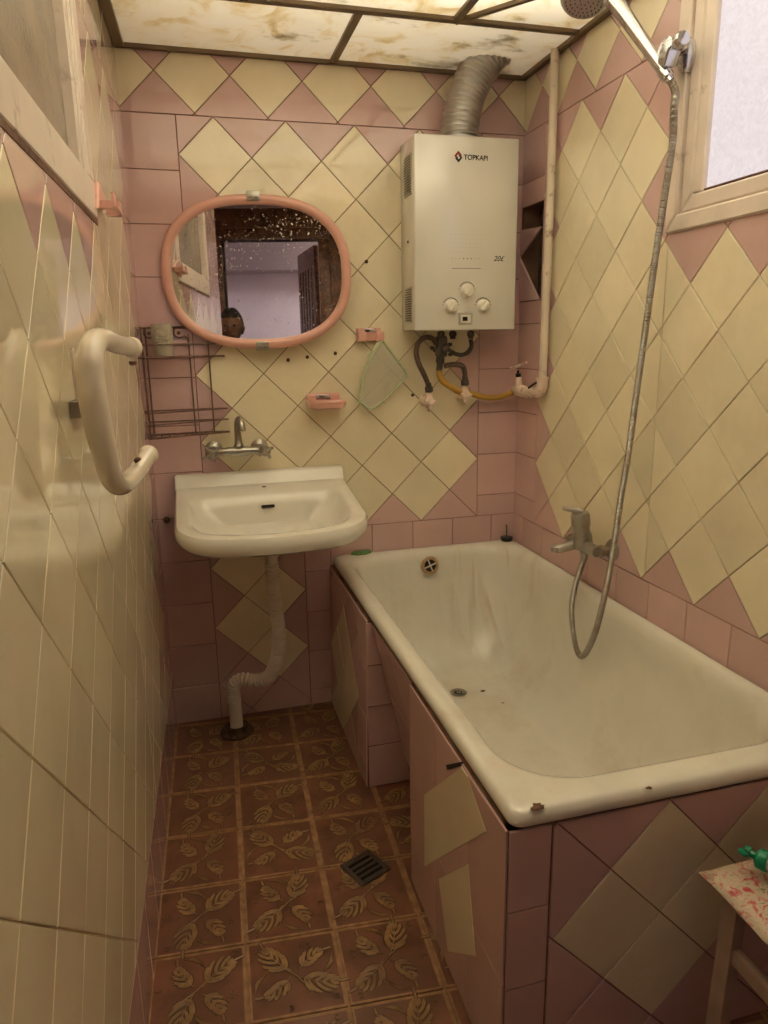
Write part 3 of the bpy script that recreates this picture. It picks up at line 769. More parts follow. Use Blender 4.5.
# scrape marks inside the tub are part of the enamel's wear: rusty streak hand-drawn as thin strips
# ------------------------------------------------------------------ tiled surround of the tub
def build_surround():
    s = empty('tub_surround', (.6, -.8, 0), 'pink and yellow tiled casing carrying the bathtub, with a toe recess', 'tub surround')
    ZT = RIM - .037
    XA_, XC_ = .398, .414; YA, YC, YE = -.545, -.935, -1.459
    # A: rear length of side panel
    bm = bmesh.new(); fA = lambda u, v, w: Vector((XA_ + .012 * (v / ZT) - w, -u, v))
    prism(bm, [(0.004, 0.001), (-YA, 0.001), (-YA, ZT), (0.004, ZT)], -.016, 0, fA, mi=2)
    T = diamonds((0.006, -YA - .10, 0.002, ZT), .02, .03, U, U, 1, lambda i, j: 0 if (i, j) in ((1, 0), (2, 1), (1, 2), (2, 3), (3, 2)) else 1)
    T += grid((-YA - .10, -YA, 0.002, ZT), .10, 1.41 * U)
    tiled(bm, T, fA, lift=.004)
    # the end of A seen across the recess
    fE = lambda u, v, w: Vector((u, YA - .0 - w, v))
    tiled(bm, [(clip([(XA_ + .004, a), (.54, a), (.54, b), (XA_ + .004 + .0, b)], 1, .24, .545), 1) for a, b in ((.002, .135), (.137, .262), (.264, .39), (.392, ZT - .004))], fE, lift=.004)
    prism(bm, [(XA_ + .002, .001), (.545, .001), (.545, .06), (XA_ + .028, ZT - .03), (XA_ + .012, ZT - .002)], -.016, 0, fE, mi=2)
    def addp(name, bm):
        bmesh.ops.recalc_face_normals(bm, faces=bm.faces); lay = bm.faces.layers.float.get('tone'); tones = [f[lay] if f[lay] else 1. for f in bm.faces]
        o = part(name, bm, TM, s, smooth=False); a = o.data.attributes.new('tile_tone', 'FLOAT', 'FACE'); a.data.foreach_set('value', tones); return o
    addp('side_panel', bm)
    # B: sloping back of the toe recess
    bm = bmesh.new(); fB = lambda u, v, w: Vector((XC_ + .006 + .115 * (1 - v / ZT) ** 1.0 - w, -u, v))
    prism(bm, [(-YA + .001, 0.001), (-YC + .05, 0.001), (-YC + .05, ZT - .003), (-YA + .001, ZT - .003)], -.014, 0, fB, mi=2)
    tiled(bm, grid((-YA + .006, -YC + .045, .002, ZT - .004), 1.9 * U, 2.1 * U), fB, lift=.004)
    addp('recess_panel', bm)
    # C: front length of side panel
    bm = bmesh.new(); fC = lambda u, v, w: Vector((XC_ - w, -u, v))
    prism(bm, [(-YC, 0.001), (-YE, 0.001), (-YE, ZT), (-YC, ZT)], -.016, 0, fC, mi=2)
    tiled(bm, grid((-YC, -YE, .002, ZT), .181, .30), fC, lift=.004)
    Y1 = [(1.045, .125), (1.385, .470), (1.30, .522), (1.265, .522), (1.045, .315)]
    Y2 = [(1.181, .042), (1.317, .173), (1.272, .325), (1.10, .162), (1.09, .13)]
    tiled(bm, [(Y1, 0), ([(1.20, .042), (1.345, .173), (1.305, .345), (1.14, .175)], 0)], fC, lift=.0052, jit=0)
    addp('side_panel', bm)
    # front panel facing the camera
    bm = bmesh.new(); fF = lambda u, v, w: Vector((u, YE - w, v))
    prism(bm, [(XC_ - .0, 0.001), (XR - .008, 0.001), (XR - .008, ZT), (XC_, ZT)], -.016, 0, fF, mi=2)
    cx, cz = .710, .412
    T = diamonds((.492, XR - .008, .002, ZT), cx, cz, .1055, .113, 0, lambda i, j: 0 if (i, j) in ((0, 0), (-1, -1), (0, -2), (1, -1), (2, 0), (3, -1)) else 1)
    T += grid((XC_ + .0, .490, .002, ZT), .08, .155)
    tiled(bm, T, fF, lift=.004)
    addp('front_panel', bm)
    # strip of missing grout over the yellow tile
    bm = bmesh.new(); prism(bm, [(1.195, .470), (1.265, .522), (1.262, .5285), (1.188, .476)], .0, .0065, fC); part('open_joint', bm, M_HOLE, s, smooth=False)
build_surround()

# ------------------------------------------------------------------ wash basin
def build_sink():
    s = empty('wash_basin', (.185, -.2, .70), 'cream ceramic wash basin on the back wall under the oval mirror', 'wash basin')
    X0, X1 = -.092, .462; cx = (X0 + X1) / 2
    def outline(inx, back, front, bulge, rb, rf, z, n=9, slope=True):
        x0, x1 = X0 + inx, X1 - inx; P = []
        def fy(x): 
            t = (x - cx) / ((x1 - x0) / 2); return front - bulge * (1 - t * t)
        for qx, sy, a0, r in ((x1 - rb, back, 0, rb), (x0 + rb, back, 90, rb), (x0 + rf, None, 180, rf), (x1 - rf, None, 270, rf)):
            for k in range(n + 1):
                a = math.radians(a0 + 90 * k / n); x = qx + r * math.cos(a)
                y = (sy - r + r * math.sin(a)) if sy is not None else (front + r + r * math.sin(a)) - bulge * max(0, 1 - ((x - cx) / ((x1 - x0) / 2)) ** 2)
                P.append([x, y])
            if a0 == 180:      # fill along the bulging front
                for k in range(1, 16):
                    x = x0 + rf + (x1 - x0 - 2 * rf) * k / 16; P.append([x, fy(x)])
            if a0 == 0:
                for k in range(1, 8):
                    x = x1 - rb + (x0 + rb - x1 + rb) * k / 8; P.append([x, back])
        def zz(y): return z + ((.145 * (y + .44)) if slope else 0)
        return [Vector((x, y, zz(y))) for x, y in P]
    Z = .779
    bm = bmesh.new(); rings = []
    rings.append(outline(.20, -.10, -.30, .01, .05, .08, .674, slope=False))
    rings.append(outline(.12, -.03, -.34, .02, .04, .12, .692, slope=False))
    rings.append(outline(.024, -.003, -.41, .05, .012, .10, .716, slope=False))
    rings.append(outline(.008, -.001, -.425, .055, .008, .085, Z - .048))
    rings.append(outline(.0, -.001, -.432, .055, .006, .085, Z - .030))
    rings.append(outline(.0, -.001, -.432, .055, .006, .085, Z - .010))
    rings.append(outline(.006, -.003, -.426, .055, .008, .08, Z))
    rings.append(outline(.018, -.008, -.414, .053, .02, .07, Z + .002))
    rings.append(outline(.038, -.118, -.398, .050, .035, .065, Z - .001))
    rings.append(outline(.048, -.130, -.390, .046, .045, .075, Z - .010))
    rings.append(outline(.062, -.140, -.380, .04, .05, .09, Z - .04))
    rings.append(outline(.10, -.155, -.35, .03, .06, .09, Z - .085))
    rings.append(outline(.15, -.18, -.30, .01, .05, .05, Z - .092))
    rings.append(outline(.22, -.21, -.27, .0, .02, .02, Z - .102, slope=False))
    loft(bm, rings, True, True)
    bd = part('basin_bowl', bm, M_CERAM, s)
    # upstand at the wall
    bm = bmesh.new(); prof = [(-.002, .0), (-.002, .052), (-.008, .058), (-.020, .058), (-.029, .050), (-.036, .016), (-.052, .0)]
    R0 = [Vector((X0 + .010, y, .822 + z)) for y, z in prof]; R1 = [Vector((X1 - .010, y, .822 + z)) for y, z in prof]
    Ra = [Vector((X0 + .003, y, .822 + z * .93)) for y, z in prof]; Rb = [Vector((X1 - .003, y, .822 + z * .93)) for y, z in prof]
    loft(bm, [Ra, R0, R1, Rb], True, True); part('upstand', bm, M_CERAM, bd)
    bm = bmesh.new(); rr = rrect(-.021, .021, -.005, .005, .0045, 0, 5)
    ang = Matrix.Translation((.190, -.1495, .786)) @ Matrix.Rotation(math.radians(66), 4, 'X')
    V = [bm.verts.new(ang @ p) for p in rr]; bm.faces.new(V)
    V2 = [bm.verts.new(ang @ (p + Vector((0, 0, .0016)))) for p in rr]; bm.faces.new(V2)
    for k in range(len(V)): bm.faces.new((V[k], V[(k + 1) % len(V)], V2[(k + 1) % len(V)], V2[k]))
    part('overflow_slot', bm, M_HOLE, s, smooth=False)
    bm = bmesh.new(); lathe(bm, [(.0, .0), (.007, .0), (.006, .003), (.0, .004)], (.188, -.072, .8335), (0, 0, 1), 14); part('tap_hole_plug', bm, M_CHIP, s)
    bm = bmesh.new(); lathe(bm, [(.0, 0), (.022, 0), (.024, .002), (.018, .003)], (.185, -.240, .6775), (0, 0, 1), 20); part('drain_ring', bm, M_DULLCH, s)
    # bolt on the left side
    bm = bmesh.new(); lathe(bm, [(.0, .0), (.010, .0), (.011, .012), (.006, .016), (.006, .03), (0, .03)], (-.125, -.006, .735), (0, -1, 0), 12); part('fixing_bolt', bm, M_BRASSR, s)
build_sink()
def build_waste_pipe():
    p = empty('drain_pipe', (.045, -.1, 0), 'white corrugated waste hose from the basin into the floor', 'drain pipe')
    bm = bmesh.new(); lathe(bm, [(.026, 0), (.030, .004), (.030, .010), (.020, .014), (.019, .05), (0, .05)], (.185, -.215, .666), (0, 0, -1), 20); part('tail_nut', bm, M_WPVC, p)
    bm = bmesh.new(); pts = [(.185, -.215, .62), (.185, -.213, .52), (.193, -.205, .44), (.196, -.195, .36), (.186, -.185, .275), (.158, -.17, .215), (.115, -.15, .198), (.075, -.135, .202), (.050, -.125, .185), (.043, -.12, .15), (.045, -.118, .11)]
    tube(bm, pts, .019, 18, 10, .0022, rfun=lambda s: .0205 + .0024 * math.sin(2 * PI * s / .0115) ); part('corrugated_hose', bm, M_WPVC, p)
    bm = bmesh.new(); lathe(bm, [(.0, 0), (.021, 0), (.022, .02), (.020, .10), (0, .10)], (.046, -.118, .015), (0, 0, 1), 20); part('spigot', bm, M_WPVC, p)
    bm = bmesh.new(); lathe(bm, [(.022, .0), (.055, .0), (.057, .006), (.050, .012), (.040, .013), (.038, .028), (.030, .030), (.022, .022)], (.046, -.118, .001), (0, 0, 1), 24, cap=False); part('floor_collar', bm, M_BRASSR, p)
build_waste_pipe()

# ------------------------------------------------------------------ wall tap over the basin
def build_wall_tap():
    t = empty('wall_tap', (.113, -.005, .955), 'small chrome mixer tap on the wall above the basin', 'tap')
    for x in (.040, .186):
        bm = bmesh.new(); lathe(bm, [(.0, .0), (.028, .0), (.028, .003), (.018, .012), (.012, .014), (.012, .045), (0, .045)], (x, -.005, .955), (0, -1, 0), 24); part('wall_flange', bm, M_DULLCH, t)
    bm = bmesh.new(); lathe(bm, [(0, 0), (.010, 0), (.013, .006), (.013, .03), (.016, .045), (.016, .10), (.013, .115), (.013, .139), (.010, .145), (0, .145)], (.040, -.058, .952), (1, 0, 0), 20)
    part('tap_body', bm, M_DULLCH, t)
    for x, a in ((.034, -1), (.192, 1)):
        bm = bmesh.new(); lathe(bm, [(0, 0), (.015, 0), (.018, .004), (.018, .018), (.014, .025), (.0, .027)], (x, -.060, .952), (a * .5, -1, -.1), 16)
        for k in range(4):
            ang = k * PI / 2 + .5; d = Vector((math.cos(ang), -.1, math.sin(ang))); c = Vector((x + a * .008, -.080, .950))
            tube(bm, [c, c + d * .022], .005, 8, rounded=True)
        part('tap_handle', bm, M_DULLCH, t)
    bm = bmesh.new(); lathe(bm, [(.015, 0), (.016, .006), (.012, .012), (.011, .03), (.0, .03)], (.116, -.060, .965), (0, 0, 1), 16)
    tube(bm, [(.116, -.060, .99), (.116, -.061, 1.02), (.117, -.066, 1.045), (.121, -.085, 1.056), (.126, -.105, 1.045), (.128, -.112, 1.022)], .0105, 14, 6); part('spout', bm, M_DULLCH, t)
build_wall_tap()

# ------------------------------------------------------------------ mirror
def build_mirror():
    m = empty('oval_mirror', (.210, -.004, 1.27), 'oval wall mirror in a salmon pink plastic frame above the basin', 'mirror')
    cx, cz = .2105, 1.4955; W, H = .2865, .2255
    def stad(w, h, n=20, p=None):          # wide oval with flattened top and bottom
        P = []
        for k in range(4 * n):
            a = 2 * PI * k / (4 * n); c, s = math.cos(a), math.sin(a)
            e = 2 / 2.45
            P.append((cx + w * math.copysign(abs(c) ** e, c), cz + h * math.copysign(abs(s) ** e, s)))
        return P
    bm = bmesh.new(); r = .0148; rings = []
    n = 80
    for q in range(n * 1):
        pass
    O = stad(W - r, H - r)
    N = len(O); ring = []
    for i, (x, z) in enumerate(O):
        a = O[i - 1]; b = O[(i + 1) % N]; dx, dz = b[0] - a[0], b[1] - a[1]; l = math.hypot(dx, dz); nx, nz = dz / l, -dx / l
        ring.append([bm.verts.new((x + nx * r * math.cos(t), -.019 - .013 * math.sin(t), z + nz * r * math.cos(t))) for t in [2 * PI * k / 14 for k in range(14)]])
    for i in range(N):
        A, B = ring[i], ring[(i + 1) % N]
        for k in range(14): bm.faces.new((A[k], A[(k + 1) % 14], B[(k + 1) % 14], B[k]))
    part('mirror_frame', bm, M_PINKP, m)
    bm = bmesh.new(); prism(bm, stad(W - .024, H - .024), .008, .0175, fb); part('mirror_glass', bm, M_MIRROR, m, smooth=False)
    bm = bmesh.new(); prism(bm, stad(W - .012, H - .012), .005, .0079, fb); part('mirror_back', bm, M_PINKP, m, smooth=False)
    for x, z, s in ((.208, 1.713, 1), (.212, 1.278, -1)):
        bm = bmesh.new(); box(bm, (x - .020, -.037, z - .014), (x + .020, -.006, z + .014), bev=.003)
        for q in (-.009, .009): box(bm, (x + q - .004, -.0385, z - .006 ), (x + q + .004, -.0365, z - .001), bev=.001, mi=1)
        part('frame_clip', bm, [M_DULLCH, M_BLACK], m)
build_mirror()
def turn_mirror():
    m = bpy.data.objects['oval_mirror']; m.location.y = -.034; m.rotation_euler = (math.radians(-.25), 0, math.radians(-6))
turn_mirror()

# ------------------------------------------------------------------ water heater
def text_mesh(body, size, name, m, root, loc, shear=0, spacing=1.0, ext=.0004, bold=0):
    cu = bpy.data.curves.new(name, 'FONT'); cu.body = body; cu.size = size; cu.align_x = 'LEFT'; cu.extrude = ext; cu.shear = shear; cu.space_character = spacing; cu.offset = bold
    tmp = bpy.data.objects.new(name, cu); COL.objects.link(tmp); bpy.context.view_layer.update()
    me = bpy.data.meshes.new_from_object(tmp.evaluated_get(bpy.context.evaluated_depsgraph_get())); bpy.data.objects.remove(tmp); me.materials.clear(); me.materials.append(m)
    o = link(bpy.data.objects.new(name, me))
    o.parent = root; o.location = Vector(loc) - root.location; o.rotation_euler = (PI / 2, 0, 0)
    return o
def build_heater():
    X0, X1, Z0, Z1, YB, YFr = .679, 1.019, 1.316, 1.886, -.006, -.155
    h = empty('water_heater', ((X0 + X1) / 2, YB, Z0), 'cream wall-hung gas water heater with three knobs on the back wall', 'water heater')
    bm = bmesh.new()
    box(bm, (X0, -.140, Z0 + .002), (X1, YB, Z1 - .002), bev=.004); part('casing', bm, M_HEAT, h)
    bm = bmesh.new(); box(bm, (X0 - .001, YFr, Z0), (X1 + .001, -.141, Z1), bev=.006, seg=3); part('front_cover', bm, M_HEAT, h)
    for z0, z1 in ((1.722, 1.838), (1.342, 1.452)):
        bm = bmesh.new(); box(bm, (X0 - .0025, -.128, z0), (X0 + .001, -.050, z1), bev=.001)
        n = 14
        for k in range(n):
            z = z0 + .008 + (z1 - z0 - .016) * k / (n - 1); box(bm, (X0 - .0035, -.122, z - .0012), (X0 - .001, -.056, z + .0012), mi=1)
        part('side_vent', bm, [M_HEATS, M_BLACK], h, smooth=False)
    bm = bmesh.new(); box(bm, (X0 - .003, -.09, 1.585), (X0 - .0002, -.083, 1.593), bev=.001); part('casing_screw', bm, M_BRASSR, h)
    # knobs, each with its dial arc
    for x, z in ((.797, 1.389), (.851, 1.437), (.906, 1.389)):
        bm = bmesh.new(); lathe(bm, [(.0, .0), (.0215, .0), (.0215, .004), (.0185, .006), (.0175, .018), (.0155, .020), (0, .020)], (x, YFr, z), (0, -1, 0), 28)
        m = Matrix.Translation((x, YFr - .021, z)) @ Matrix.Rotation(math.radians(38), 4, 'Y'); box(bm, (-.005, -.006, -.0165), (.005, .004, .0165), bev=.002, mtx=m)
        kb = part('control_knob', bm, M_KNOB, h)
        bm = bmesh.new(); P = [(x + .027 * math.cos(a), YFr - .0002, z + .027 * math.sin(a)) for a in [math.radians(25 + 130 * k / 14) for k in range(15)]]
        tube(bm, P, .0012, 6)
        for a in (12, 168): box(bm, (x + .027 * math.cos(math.radians(a)) - .002, YFr - .0006, z + .027 * math.sin(math.radians(a)) - .0008), (x + .027 * math.cos(math.radians(a)) + .002, YFr + .0003, z + .027 * math.sin(math.radians(a)) + .0008))
        part('dial_mark', bm, M_INK, kb)
    bm = bmesh.new(); box(bm, (.823, YFr - .004, 1.333), (.870, YFr + .001, 1.370), bev=.002); sw = part('display_bezel', bm, M_HEATS, h)
    bm = bmesh.new(); box(bm, (.829, YFr - .0052, 1.339), (.864, YFr - .003, 1.364), bev=.001); part('display_window', bm, M_KNOB, sw)
    bm = bmesh.new(); box(bm, (.835, YFr - .0062, 1.345), (.852, YFr - .0045, 1.358), bev=.001); part('display_digits', bm, M_HOLE, sw)
    # vent dots and line
    bm = bmesh.new()
    for r in range(6):
        for c in range(9):
            x = .796 + c * .0125; z = 1.618 - r * .0128
            lathe(bm, [(.0, .0), (.0011, .0), (.0011, .0004), (0, .0004)], (x, YFr - .0002, z), (0, -1, 0), 6)
    part('dot_pattern', bm, M_HEATS, h, smooth=False)
    bm = bmesh.new()
    for c in range(8):
        rr = .0019 if c in (3, 4, 5) else .0011
        lathe(bm, [(.0, .0), (rr, .0), (rr, .0006), (0, .0006)], (.800 + c * .0128, YFr - .0002, 1.534), (0, -1, 0), 8)
    box(bm, (.800, YFr - .0005, 1.5040), (.897, YFr + .0003, 1.5053)); part('marker_line', bm, M_INK, h, smooth=False)
    # emblem: two interlocked hooks
    bm = bmesh.new(); ex, ez, s = .818, 1.8265, .0140
    A = [(0, 1.15), (.85, .35), (.55, -.1), (.25, .25), (0, .45), (-.35, .15), (.0, -.25), (-.25, -.55), (-.9, .1)]
    def hook(pts, mi):
        V = [bm.verts.new((ex + a * s, YFr - .0007, ez + b * s)) for a, b in pts]; f = bm.faces.new(V); f.material_index = mi
        V2 = [bm.verts.new((ex + a * s, YFr - .0001, ez + b * s)) for a, b in pts]
        for k in range(len(V)): bm.faces.new((V[k], V[(k + 1) % len(V)], V2[(k + 1) % len(V)], V2[k])).material_index = mi
    hook(A, 1); hook([(-a * .95 + .12, -b * .95 - .1) for a, b in A], 0)
    part('emblem', bm, [M_INK, M_RED], h, smooth=False)
    text_mesh('TOPKAPI', .0200, 'brand_lettering', M_INK, h, (.836, YFr - .0003, 1.8190), spacing=.98, bold=.0003)
    text_mesh('20£', .022, 'capacity_lettering', M_INK, h, (.940, YFr - .0003, 1.528), shear=.3, bold=.0002)
    # connections under the casing
    for x in (.795, .836, .900):
        bm = bmesh.new(); lathe(bm, [(.0, .0), (.008, .0), (.008, .006), (.0125, .008), (.0125, .020), (.009, .022), (.009, .030), (0, .030)], (x, -.07, Z0 + .004), (0, 0, -1), 12); part('pipe_stub', bm, M_GREY, h)
    bm = bmesh.new(); box(bm, (.778, -.090, 1.232), (.812, -.052, 1.300), bev=.008, seg=3); box(bm, (.768, -.082, 1.248), (.826, -.060, 1.262), bev=.004); lathe(bm, [(0, 0), (.012, 0), (.014, .006), (.010, .012), (0, .012)], (.800, -.092, 1.262), (0, -1, 0), 16)
    lathe(bm, [(.014, 0), (.015, .016), (.011, .022), (.0105, .045), (0, .045)], (.793, -.07, 1.232), (-.1, 0, -1), 14)
    for x, z in ((.770, 1.262), (.822, 1.24), (.82, 1.272)): lathe(bm, [(0, 0), (.006, 0), (.006, .012), (0, .012)], (x, -.07, z), (1 if x > .8 else -1, 0, 0), 8)
    part('gas_valve', bm, M_GREY, h)
    return h
build_heater()

def build_flue():
    f = empty('flue_duct', (.850, -.085, 1.886), 'silver corrugated flue duct bending up from the water heater', 'flue duct')
    bm = bmesh.new(); pts = [(.848, -.082, 1.886), (.851, -.083, 1.93), (.860, -.085, 1.98), (.876, -.088, 2.03), (.898, -.092, 2.075), (.926, -.098, 2.115), (.965, -.105, 2.150)]
    tube(bm, pts, .057, 48, 12, .0011, rfun=lambda s: .0545 + .0046 * math.sin(2 * PI * s / .0140 + .8 * math.sin(9 * s)) + .0012 * math.sin(37 * s)); part('corrugated_tube', bm, M_ALU, f)
    bm = bmesh.new(); lathe(bm, [(.054, 0), (.0585, .0), (.0585, .006), (.0565, .008)], (.848, -.082, 1.8865), (0, 0, 1), 40, cap=False); part('duct_collar', bm, M_ALU, f)
build_flue()

# ------------------------------------------------------------------ hoses and wall stubs below the heater
def hose(name, pts, r, m, label, braid=False, nut=True):
    root = empty(name, pts[-1], label, 'hose')
    bm = bmesh.new()
    tube(bm, pts, r, 12, 8, .0018 if braid else None, rfun=(lambda s: r * (1 + .09 * math.sin(2 * PI * s / .0062))) if braid else None); part('hose_tube', bm, m, root)
    if nut:
        bm = bmesh.new(); P = [Vector(p) for p in pts]; d = (P[-2] - P[-1]).normalized()
        lathe(bm, [(0, 0), (r * 1.55, 0), (r * 1.6, .004), (r * 1.6, .016), (r * 1.2, .020), (r * 1.2, .030), (0, .030)], P[-1], d, 6); part('hose_nut', bm, M_GREY, root)
    return root
hose('water_hose', [(.776, -.075, 1.275), (.762, -.078, 1.292), (.736, -.080, 1.296), (.712, -.080, 1.278), (.706, -.078, 1.248), (.716, -.074, 1.212), (.738, -.068, 1.172), (.754, -.062, 1.138), (.757, -.060, 1.118)], .0085, M_BRAID, 'brown braided hose looping left under the water heater', True)
hose('water_hose', [(.806, -.07, 1.202), (.825, -.072, 1.206), (.850, -.070, 1.206), (.872, -.068, 1.200), (.882, -.064, 1.180), (.885, -.060, 1.150), (.885, -.06, 1.135)], .0085, M_BRAID, 'short brown braided hose above the yellow gas hose', True)
hose('copper_tube', [(.900, -.07, 1.288), (.902, -.072, 1.266), (.892, -.074, 1.247), (.868, -.075, 1.238), (.845, -.075, 1.241), (.828, -.073, 1.250)], .007, M_GREY, 'thin dark tube hooking back under the heater on the right', nut=False)
hose('gas_hose', [(.789, -.070, 1.192), (.790, -.070, 1.172), (.805, -.068, 1.150), (.838, -.064, 1.128), (.870, -.056, 1.112), (.905, -.046, 1.108), (.955, -.038, 1.094), (1.005, -.036, 1.088), (1.050, -.040, 1.097), (1.086, -.045, 1.114)], .0105, M_YHOSE, 'yellow gas hose sagging to the corner pipe', nut=False)
def stub(x, z, label):
    s = empty('angle_stub', (x, -.005, z), label, 'pipe fitting')
    bm = bmesh.new(); lathe(bm, [(0, 0), (.020, 0), (.021, .004), (.016, .010), (.014, .04), (.016, .046), (.016, .060), (.010, .066), (0, .066)], (x, -.005, z - .018), (0, -1, 0), 14)
    part('valve_body', bm, M_PINKPIPE, s)
    bm = bmesh.new(); lathe(bm, [(0, 0), (.015, 0), (.016, .006), (.014, .014), (.012, .030), (.014, .036), (0, .04)], (x + .0, -.056, z - .022), (0, .1, 1), 12); part('valve_neck', bm, M_PINKPIPE, s)
    bm = bmesh.new(); c = Vector((x - .004, -.075, z - .026))
    for a in (.4, 2.5, 4.6): tube(bm, [c, c + Vector((math.cos(a) * .018, -.003, math.sin(a) * .018))], .0065, 8, rounded=True)
    part('valve_wheel', bm, M_PINKPIPE, s)
stub(.757, 1.104, 'pale flaking wall valve under the left looping hose')
stub(.886, 1.122, 'pale flaking wall valve behind the yellow gas hose')

def build_riser():
    p = empty('corner_pipe', (1.075, -.045, 1.10), 'peeling cream vertical pipe beside the corner with an elbow tap', 'pipe')
    px, py = 1.082, -.245
    bm = bmesh.new(); tube(bm, [(px, py, CEIL - .002), (px, py - .003, 1.7), (px, py + .006, 1.155)], .0125, 14); part('pipe_riser', bm, M_PIPEP, p)
    bm = bmesh.new(); tube(bm, [(px, py + .006, 1.158), (px, py + .008, 1.135), (px - .004, py + .022, 1.118), (px - .012, py + .06, 1.112), (px - .014, -.125, 1.113)], .018, 14, 6); lathe(bm, [(.0, 0), (.020, 0), (.021, .008), (.017, .014)], (px, py + .006, 1.165), (0, 0, -1), 14); part('pipe_elbow', bm, M_PINKPIPE, p)
    bm = bmesh.new(); lathe(bm, [(0, 0), (.018, 0), (.020, .012), (.016, .02), (.020, .03), (.020, .05), (.014, .056), (.014, .085), (.0, .085)], (px - .014, -.13, 1.114), (.1, 1, .05), 12)
    lathe(bm, [(.012, 0), (.011, .03), (.009, .034), (0, .034)], (px - .013, -.095, 1.126), (-.08, 0, 1), 12); part('cock_body', bm, M_PINKPIPE, p)
    bm = bmesh.new(); lathe(bm, [(.007, 0), (.009, .004), (.009, .014), (.004, .016), (.004, .024), (0, .024)], (px - .016, -.095, 1.158), (-.1, 0, 1), 10); part('cock_spindle', bm, M_BLACK, p)
    bm = bmesh.new(); c = Vector((px - .017, -.095, 1.196)); tube(bm, [c + Vector((-.022, .012, -.006)), c, c + Vector((.022, -.012, .012))], .0045, 8, rounded=True); tube(bm, [c + Vector((-.006, -.012, .0)), c + Vector((.006, .012, .004))], .004, 8, rounded=True); part('cock_handle', bm, M_PINKPIPE, p)
    bm = bmesh.new(); tube(bm, [(px + .008, py + .02, 1.14), (px - .01, py + .03, 1.146), (px - .022, py + .06, 1.128)], .004, 8, 6); part('wire_tie', bm, M_GREY, p)
build_riser()

# ------------------------------------------------------------------ wire rack and tumbler
def build_rack():
    r = empty('corner_rack', (-.09, -.06, 1.0), 'rusty wire corner rack of two shelves left of the basin tap', 'wire rack')
    w = .0024
    def wire(bm, pts, sm=0, rr=w): tube(bm, pts, rr, 7, sm, rounded=False)
    def tri(z, bm, fx=.090, d=.115, rr=w):
        wire(bm, [(-.150, -.010, z), (fx - .02, -.010, z), (fx, -.014, z), (fx + .002, -.020, z), (fx - .02, -.030, z), (-.142, -d, z), (-.150, -.11, z), (-.150, -.010, z)], 0, rr)
    def shelf(z, name):
        bm = bmesh.new(); tri(z, bm, rr=.003)
        for k in range(9):
            t = k / 8; x = -.14 + t * .20; y1 = -.030 - (1 - (x + .15) / .235) * .085; wire(bm, [(x, -.010, z - .001), (x, min(y1, -.02), z - .001)])
        part(name, bm, M_RUST, r)
    shelf(1.012, 'wire_shelf'); shelf(1.250, 'wire_shelf')
    for z in (1.052, 1.087, 1.288):
        bm = bmesh.new(); tri(z, bm, rr=.002 if z < 1.2 else .0024); part('guard_rail', bm, M_RUST, r)
    bm = bmesh.new(); wire(bm, [(-.150, -.010, 1.338), (-.02, -.010, 1.340), (.072, -.010, 1.338)]); part('top_rail', bm, M_RUST, r)
    for x, y, z1 in ((-.150, -.008, 1.342), (-.144, -.112, 1.300), (-.138, -.012, 1.34), (-.012, -.012, 1.318), (.046, -.012, 1.34)):
        bm = bmesh.new(); wire(bm, [(x, y, 1.01), (x, y, z1)], rr=.0024); part('upright', bm, M_RUST, r)
    for x in (-.128, -.040):
        bm = bmesh.new(); wire(bm, [(x - .012, -.008, 1.338), (x - .014, -.009, 1.318), (x, -.009, 1.308), (x + .02, -.009, 1.312), (x + .028, -.010, 1.29)], 5); lathe(bm, [(0, 0), (.006, 0), (.005, .003), (0, .004)], (x, -.005, 1.322), (0, -1, 0), 10)
        part('hanging_loop', bm, M_RUST, r)
build_rack()
bm = bmesh.new()
gx, gy, gz = -.088, -.050, 1.2535
lathe(bm, [(0, 0), (.027, 0), (.029, .004), (.0295, .048), (.0315, .050), (.0315, .094), (.0295, .094), (.0275, .05), (.0265, .006), (0, .006)], (gx, gy, gz), (0, 0, 1), 28)
thing('tumbler', bm, M_GLASS, 'cloudy glass tumbler on the upper shelf of the wire rack', 'tumbler')

# ------------------------------------------------------------------ salmon plastic fittings
def strip(bm, lo, hi, mi): box(bm, lo, hi, bev=.001, mi=mi)
def build_soap_dish():
    d = empty('soap_dish', (.405, -.005, 1.085), 'salmon pink plastic soap dish on the back wall above the basin', 'soap dish')
    bm = bmesh.new(); rings = []
    X0, X1, Y1, Y0 = .343, .468, -.006, -.095
    Z = 1.094
    rings += [rrect(X0 + .02, X1 - .02, Y0 + .02, Y1, .02, Z - .020), rrect(X0 + .004, X1 - .004, Y0 + .004, Y1, .02, Z - .012), rrect(X0, X1, Y0, Y1, .02, Z + .004), rrect(X0 + .003, X1 - .003, Y0 + .003, Y1, .02, Z + .007), rrect(X0 + .010, X1 - .010, Y0 + .010, Y1 - .01, .016, Z + .004), rrect(X0 + .018, X1 - .018, Y0 + .018, Y1 - .014, .014, Z - .008)]
    loft(bm, rings, True, True); P = rrect(X0 + .006, X1 - .006, Y0 + .006, Y1 - .008, .022, Z + .004); tube(bm, P + [P[0]], .0072, 10); part('dish_tray', bm, M_PINKP, d)
    bm = bmesh.new(); box(bm, (X0 + .002, -.022, Z - .004), (X1 - .008, -.006, Z + .030), bev=.0078, seg=4); bk = part('dish_back', bm, M_PINKP, d)
    bm = bmesh.new(); box(bm, (X0 + .035, -.0245, Z + .008), (X0 + .082, -.0215, Z + .024), bev=.001); part('shiny_label', bm, M_CHROME, bk)
build_soap_dish()
